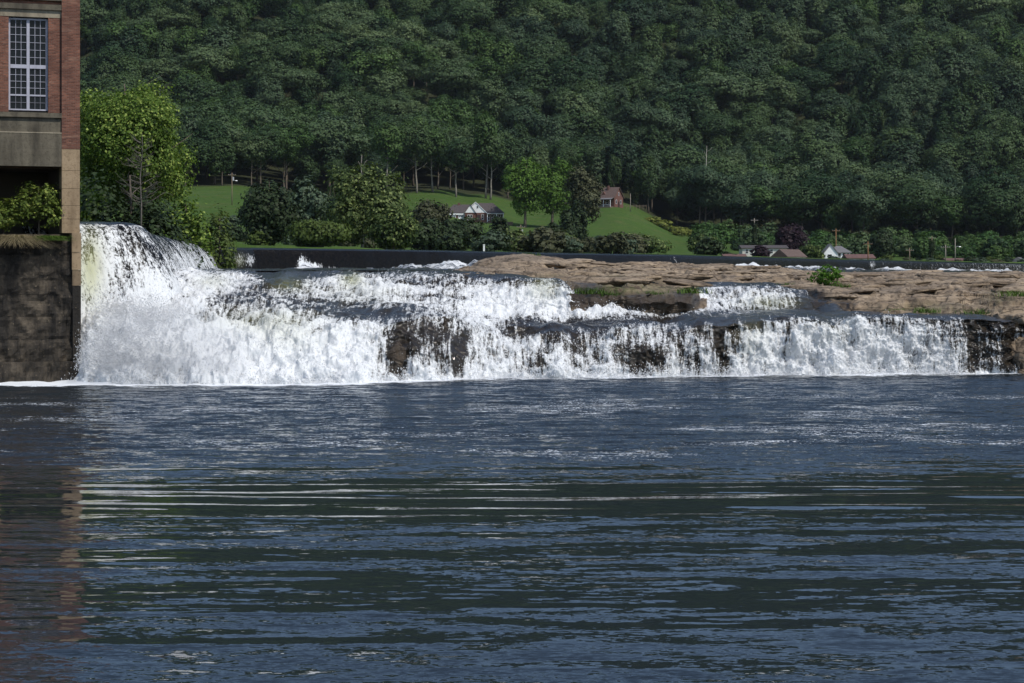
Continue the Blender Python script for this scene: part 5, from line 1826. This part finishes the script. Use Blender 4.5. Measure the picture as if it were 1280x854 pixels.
def build_gabled_house():
    D = 745.0
    X0, zb = PX(557, D), PZ(277.2, D)
    g = thing('gabled_house', 'low brick house with two white gables and dark roof on the lawn', 'house', (X0, D, zb - .05))
    W_ = 21.0
    MB().box(0, W_, .8, 8.5, -1.5, 3.35).build('brick_wall', M['house_brick'], g)
    MB().box(-1.5, W_ + 3.5, -2.5, 10, -3.0, -.05).build('terrace', M['wood'], g).scale = (1, 1, 1)
    gable_roof(0, 10.0, .8, 8.5, 3.3, 6.45, 'x', .4, hip0=3.2).build('garage_roof', M['roof_dark'], g)
    gable_roof(10.2, W_, .8, 8.5, 3.3, 7.0, 'x', .4, hip1=4.2).build('main_roof', M['roof_dark'], g)
    # white gables
    MB().box(7.0, 10.9, -.6, .79, -.6, 3.3).build('brick_bay', M['house_brick'], g)
    gable_wall(7.0, 10.9, 3.303, 6.05, -.75, -.5).build('small_white_gable', M['white'], g)
    r_ = MB()
    r_.prism([(6.75, 3.2), (6.98, 3.25), (8.95, 6.08), (8.95, 6.35)], 'y', -1.0, 4.4)
    r_.prism([(11.15, 3.2), (8.955, 6.35), (8.955, 6.08), (10.92, 3.25)], 'y', -1.0, 4.4)
    r_.build('small_gable_roof', M['roof_dark'], g)
    MB().box(11.3, 14.9, .1, .79, -.6, 3.3).build('brick_bay', M['house_brick'], g)
    gable_wall(6.9, 14.9, 3.303, 7.05, .12, .6).build('large_white_gable', M['white'], g)
    r_ = MB()
    r_.prism([(6.6, 3.2), (6.88, 3.25), (10.9, 7.08), (10.9, 7.3)], 'y', -.1, 4.6)
    r_.prism([(15.2, 3.2), (10.905, 7.3), (10.905, 7.08), (14.92, 3.25)], 'y', -.1, 4.6)
    r_.build('large_gable_roof', M['white'], g)
    window(g, 11.3, 11.9, .12, 5.0, 5.8)
    for a in (1.0, 4.6):
        d_ = MB().box(a, a + 2.7, .70, .79, -.2, 2.3)
        for q in range(4):
            d_.box(a + .15 + q * .63, a + .62 + q * .63, .66, .699, .2, .7).box(a + .15 + q * .63, a + .62 + q * .63, .66, .699, .9, 1.4)
        dd = d_.build('garage_door', M['white'], g)
        for q in range(4):
            MB().box(a + .15 + q * .63, a + .62 + q * .63, .68, .695, 1.65, 2.05).build('pane', M['glass'], dd)
    MB().box(-.3, 8, .45, .79, 2.55, 3.1).build('fascia', M['white'], g)
    for a in (8.1, 9.0):
        window(g, a, a + .65, -.6, .6, 2.5)
    window(g, 13.2, 13.8, .1, .8, 2.6)
    dr = MB().box(11.5, 12.6, .04, .098, -.2, 2.5).build('front_door', M['door_dark'], g)
    MB().box(12.4, 12.47, -.01, .039, 1.0, 1.15).build('handle', M['metal'], dr)
    for i, a in enumerate((15.4, 16.6, 17.8, 19.3, 20.2)):
        window(g, a, a + .62, .8, .5, 2.7)
    for a in (15.1, 18.5, 20.9):
        MB().box(a, a + .22, -.9, -.68, -.05, 2.9).build('porch_post', M['white'], g)
    MB().box(14.95, 21.3, -1.0, .75, 2.903, 3.08).build('porch_beam', M['white'], g)
    dk = MB().box(18.2, 22.6, -2.4, -.3, -.62, -.42).build('deck', M['wood'], g)
    rr = MB()
    for q in range(10):
        rr.box(18.25 + q * .48, 18.31 + q * .48, -2.38, -2.32, -.418, .3)
    rr.box(18.2, 22.62, -2.40, -2.30, .302, .38)
    rr.build('railing', M['wood'], dk)
    MB().box(4.3, 5.2, 4.2, 5.0, 6.0, 7.0).build('chimney', M['house_brick'], g)
    # parked car by the garage
    car((X0 + 1.2, D - 4.2, zb - .1), R(8))


def car(loc, rz):
    g = thing('parked_car', 'white and blue car parked before the garage of the gabled house', 'car', loc, rz)
    prof = [(-2.1, .35), (2.1, .35), (2.15, .75), (1.9, .95), (1.0, 1.0), (.45, 1.45), (-1.1, 1.48), (-1.7, 1.0), (-2.1, .92)]
    M['car_blue'] = plain('blue_car_paint', (.05, .10, .35), .3, .05, 1.0)
    MB().prism(prof, 'y', -.82, .82).build('body', M['car_blue'], g)
    for x in (-1.3, 1.3):
        for y in (-.78, .78):
            w = MB()
            w.tube([(x, y - .1, .33), (x, y + .1, .33)], .33, 12)
            w.build('wheel', M['door_dark'], g)
    MB().box(-1.0, .35, -.835, -.822, 1.03, 1.38).build('side_window', M['glass'], g)
    MB().box(2.12, 2.18, -.6, .6, .55, .72).build('bumper', M['white'], g)


build_gabled_house()


def build_hill_house():
    D = 850.0
    X0, zb = PX(764, D), PZ(258.8, D)
    g = thing('brick_hill_house', 'brown brick house with steep gable and porch at the top of the lawn', 'house', (X0, D, zb), R(-32))
    # local: gable end faces +x (turned to the viewer), ridge along x
    MB().box(-9, 1.5, 0, 7.5, -1, 4.2).build('brick_wall', M['house_brick'], g)
    MB().prism([(.05, 4.2), (7.45, 4.2), (3.75, 8.1)], 'x', -8.9, 1.45).build('gable_wall', M['house_brick'], g)
    rf = MB()
    rf.prism([(-.7, 3.75), (3.75, 8.35), (3.75, 8.11), (-.35, 3.7)], 'x', -9.4, 1.9)
    rf.prism([(8.2, 3.75), (7.85, 3.7), (3.755, 8.11), (3.755, 8.35)], 'x', -9.4, 1.9)
    r_ = rf.build('roof', M['roof_brown'], g)
    MB().box(-3.4, -2.6, 2.4, 3.2, 6.8, 9.0).build('chimney', M['house_brick'], r_)
    MB().prism([(-5.2, 4.9), (-2.8, 4.9), (-4.0, 6.4)], 'y', .6, 3.0).build('dormer', M['house_brick'], r_)
    window(g, 1.2, 2.1, 1.5, 1.4, 2.9, axis='x')
    window(g, 4.9, 5.8, 1.5, 1.4, 2.9, axis='x')
    window(g, 3.4, 4.1, 1.45, 5.0, 6.0, axis='x')
    window(g, -2.4, -1.4, 0, 1.2, 2.7)
    window(g, -6.0, -4.9, 0, 1.2, 2.7)
    MB().box(1.503, 1.56, 3.2, 4.3, 0, 2.3).build('front_door', M['door_dark'], g)
    MB().box(-8.8, 1.2, -2.8, -.02, -.5, .1).build('porch_floor', M['wood'], g)
    MB().prism([(-3.1, 3.0), (-.4, 3.7), (-.4, 3.85), (-3.1, 3.15)], 'x', -9.0, 1.4).build('porch_roof', M['roof_grey'], g)
    for x in (-8.6, -5.4, -2.2, 1.0):
        MB().box(x - .1, x + .1, -2.7, -2.5, .1, 3.0).build('porch_post', M['white'], g)
    rr = MB().box(-8.5, .9, -2.64, -2.56, .85, .97)
    rr.box(-8.5, .9, -2.64, -2.56, .3, .4)
    rr.build('railing', M['white'], g)
    # dark fence along the lawn edge
    D2 = 856.0
    p0, p1 = PX(779, D2), PX(808, D2)
    fz = PZ(259.5, D2)
    fe = thing('rail_fence', 'dark low rail fence running right from the brick hill house', 'fence', (p0, D2, fz - .1))
    L = p1 - p0
    n = 8
    pm = MB().box(-.07, .07, -.07, .07, -.8, 1.25).mesh('post', M['wood'])
    for i in range(n):
        link('post', pm, fe, (i * L / (n - 1), 0, 0))
    for z in (.45, .95):
        MB().box(0, L, -.12, -.075, z - .06, z + .06).build('rail', M['wood'], fe)


build_hill_house()


def simple_house(label, px0, px1, ybase, yeave, yridge, D, wall, roof, ridge='x', depth=8.0, windows=(), name='house', gable=None, low=2.0, hip=0.0, rz=0.0):
    k = D / F
    w = (px1 - px0) * k
    X0 = PX(px0, D)
    zb = PZ(ybase, D)
    he, hr = (ybase - yeave) * k, (ybase - yridge) * k
    g = thing(name, label, 'house', (X0, D, zb), rz)
    MB().box(0, w, 0, depth, -low, he - .02).build('wall', M[wall], g)
    gable_roof(0, w, 0, depth, he, hr, ridge, .4, hip0=hip if ridge == 'x' else 0, hip1=hip).build('roof', M[roof], g)
    if ridge == 'y':
        gable_wall(.02, w - .02, he - .019, hr - .2, -.03, .3).build('gable', M[gable or wall], g)
    for a, b, z0, z1 in windows:
        window(g, a * w, b * w, 0 if not (ridge == 'y') else -.03, z0 * he, z1 * he)
    MB().box(w * .45, w * .45 + .9, -.06, -.004, -low, min(1.0, he - .5)).build('door', M['door_dark'], g)
    return g


def build_right_houses():
    D = 570
    simple_house('long cream house with flat dark roof behind the small purple shrub', 928, 984, 323, 310.0, 306.2, D + 10, 'cream', 'roof_dark', 'x', 9,
                 [(.07, .13, .5, .85), (.18, .24, .5, .85), (.45, .5, .5, .85), (.62, .68, .5, .85), (.8, .86, .5, .85)])
    simple_house('small white gabled cottage with brown roof at the dam crest', 966, 985, 328, 320.6, 311.5, D - 30, 'white', 'roof_brown', 'y', 12,
                 [(.2, .4, .2, .7), (.6, .8, .2, .7)], rz=R(-32))
    g = simple_house('two storey white house with grey roof and blue shaded windows', 1039, 1063, 328, 315.5, 307.2, D + 5, 'white', 'roof_grey', 'x', 8,
                     [(.12, .26, .55, .9), (.36, .5, .55, .9), (.60, .74, .55, .9), (.82, .94, .55, .9), (.12, .26, .1, .42), (.60, .74, .1, .42)], hip=2.4)
    k = (D + 5) / F
    # front gable at its left
    MB().box(-2.4, 1.4, -2.2, -.03, -2, 2.7).build('gable_bay', M['white'], g)
    gable_wall(-2.4, 1.4, 2.703, 5.0, -2.2, -1.9).build('gable', M['white'], g)
    rf = MB()
    rf.prism([(-2.8, 2.5), (-2.5, 2.5), (-.5, 4.95), (-.5, 5.2)], 'y', -2.5, 2.5)
    rf.prism([(1.8, 2.5), (-.495, 5.2), (-.495, 4.95), (1.5, 2.5)], 'y', -2.5, 2.5)
    rf.build('gable_roof', M['roof_grey'], g)
    window(g, -1.3, -.2, -2.2, 1.0, 2.2)
    simple_house('low building with rusty red roof right of the two storey house', 1060, 1093, 330, 322.5, 317.6, D - 15, 'cream', 'roof_red', 'x', 9, [(.2, .3, .2, .7), (.6, .7, .2, .7)])
    simple_house('low rusty roofed shed at the left end before the cream house', 906, 932, 327, 320.8, 317.3, D - 25, 'cream', 'roof_red', 'x', 7, [(.3, .4, .2, .7)])
    simple_house('low house with dull red roof behind the pale poles at right', 1184, 1222, 332, 325.6, 322.6, D + 40, 'cream', 'roof_red', 'x', 8, [(.3, .4, .2, .7)])
    simple_house('brick gabled house with grey roof at the right picture edge', 1259, 1284, 336, 329.0, 321.5, D + 30, 'house_brick', 'roof_grey', 'y', 14,
                 [(.2, .35, .2, .7), (.6, .75, .2, .7)], rz=R(-18))
    simple_house('small brown roofed house half hidden by scrub near the right edge', 1228, 1246, 327, 321.6, 318.8, D + 110, 'house_brick', 'roof_brown', 'x', 8, [(.3, .45, .2, .7)])


build_right_houses()


# ------------------------------------------------------------------ utility poles and small things
def pole(label, px, ytop, ybase, D, mat='pole', arm=True, lamp=False, box=False, name='utility_pole', vine=False):
    X = PX(px, D)
    z1 = PZ(ytop, D)
    z0 = min(PZ(ybase, D), gz(X, D)) - .3
    h = z1 - z0
    g = thing(name, label, 'pole', (X, D, z0), random.uniform(-.3, .3), 'utility poles')
    MB().tube([(0, 0, 0), (0, 0, h * .5), (0, 0, h)], [.16, .14, .10], 8).build('post', M[mat], g, smooth=True)
    if arm:
        MB().box(-1.2, 1.2, -.16, -.05, h - .72, h - .62).build('crossarm', M[mat], g)
        for x in (-1.05, -.5, .5, 1.05):
            MB().tube([(x, -.1, h - .6), (x, -.1, h - .38)], [.05, .035], 6).build('insulator', M['metal'], g)
    if box:
        MB().tube([(.36, 0, h - 2.4), (.36, 0, h - 1.3)], .26, 10).build('transformer', M['metal'], g)
    if lamp:
        a = MB().tube([(0, 0, h - 2.6), (.7, -.2, h - 2.3), (1.3, -.3, h - 2.45)], .06, 6).build('lamp_arm', M['metal'], g)
        MB().poly([(1.0, -.5, h - 2.5), (1.7, -.5, h - 2.5), (1.7, -.1, h - 2.5), (1.0, -.1, h - 2.5), (1.15, -.4, h - 2.3), (1.55, -.4, h - 2.3), (1.55, -.2, h - 2.3), (1.15, -.2, h - 2.3)],
                  [(0, 3, 2, 1), (4, 5, 6, 7), (0, 1, 5, 4), (1, 2, 6, 5), (2, 3, 7, 6), (3, 0, 4, 7)]).build('lamp_head', M['white'], a)
    if vine:
        c = link('vine_leaves', crown_mesh('vine_leaves', M['darkleaf'], .9, h * .42, 1500, .22, 24, 500 + int(px), lobe=.5), g, (0, 0, h * .45))
    return g


pole('utility pole with transformer and lamp on the left lawn knoll', 290, 216, 257, 620, 'pole', True, True, True)
pole('pole with crossarm half hidden beside the dark round tree', 327, 295, 312, 380, 'pole_pale', True)
pole('pole with transformer below the bright green trees', 651, 281, 300, 560, 'pole', True, False, True)
pole('white pole right of the brick hill house', 788, 242, 259, 846, 'pole_pale', False)
pole('vine covered pole with pale crossarm above the cream house', 943, 273, 307, 640, 'pole_pale', True, vine=True)
pole('orange wooden pole behind the two storey white house', 1045, 286, 310, 640, 'pole_orange', True)
pole('orange brown pole before the rusty roofed building', 1085, 302, 324, 545, 'pole_orange', True)
pole('short pole with wide crossarm left of the vine clad pole', 1137, 310, 324, 560, 'pole', True)
pole('tall pole with vines on its right side', 1165, 295, 324, 600, 'pole', True, vine=True)
pole('pale pole standing right at the dam crest', 1182, 306, 327, 520, 'pole_pale', True)
pole('pale pole carrying a street lamp at right', 1194, 298, 325, 590, 'pole_pale', False, True)

g = thing('white_marker_post', 'thin white marker post standing behind the dam below the house', 'post', (PX(605, 330), 330, gz(PX(605, 330), 330)))
MB().box(-.14, .14, -.14, .14, -.5, PZ(306.5, 330) - gz(PX(605, 330), 330)).build('post', M['white'], g)
MB().box(-.17, .17, -.17, .17, PZ(306.5, 330) - gz(PX(605, 330), 330) + .002, PZ(306.0, 330) - gz(PX(605, 330), 330) + .05).build('cap', M['white'], g)


# ------------------------------------------------------------------ thin summer haze over the valley
def build_haze():
    t = NT('thin_haze')
    v = t.n('ShaderNodeVolumePrincipled', Density=0.00002, Anisotropy=0.2)
    v.inputs['Color'].default_value = (0.80, 0.88, 1.0, 1)
    t.t.links.new(v.outputs[0], t.out.inputs['Volume'])
    me = MB().box(-1500, 1500, -320, 2650, -4.6, 620).mesh('haze', t.m)
    struct('haze', me, 'thin bluish summer haze filling the valley', 'stuff')


build_haze()


def build_mist():
    """soft cloud of fine spray where the near chute lands"""
    th = np.linspace(0, 2 * math.pi, 40, endpoint=False)
    ph = np.linspace(-math.pi / 2, math.pi / 2, 24)[1:-1]
    T, Pp = np.meshgrid(th, ph)
    V = np.stack([np.cos(T) * np.cos(Pp), np.sin(T) * np.cos(Pp), np.sin(Pp)], -1).reshape(-1, 3)
    V = np.concatenate([V, [[0, 0, -1], [0, 0, 1]]])
    V *= (1 + 0.35 * fbm(V[:, 0] * 1.6, V[:, 1] * 1.6, V[:, 2] * 1.6, oct=2, seed=151))[:, None]
    f, m, r_ = [], 40, len(ph)
    for i in range(r_ - 1):
        for k in range(m):
            f.append([i * m + k, i * m + (k + 1) % m, (i + 1) * m + (k + 1) % m, (i + 1) * m + k])
    b = r_ * m
    for k in range(m):
        f.append([b, (k + 1) % m, k])
        f.append([b + 1, (r_ - 1) * m + k, (r_ - 1) * m + (k + 1) % m])
    t = NT('spray_mist')
    v = t.n('ShaderNodeVolumePrincipled', Density=0.13, Anisotropy=0.1)
    v.inputs['Color'].default_value = (0.95, 0.97, 1.0, 1)
    t.t.links.new(v.outputs[0], t.out.inputs['Volume'])
    me = new_mesh('spray_mist', V * np.array([4.6, 1.6, 2.2]), f, t.m, True)
    struct('spray_mist', me, 'soft white mist at the foot of the near chute', 'stuff', (-17.2, 102.6, 1.7))


build_mist()
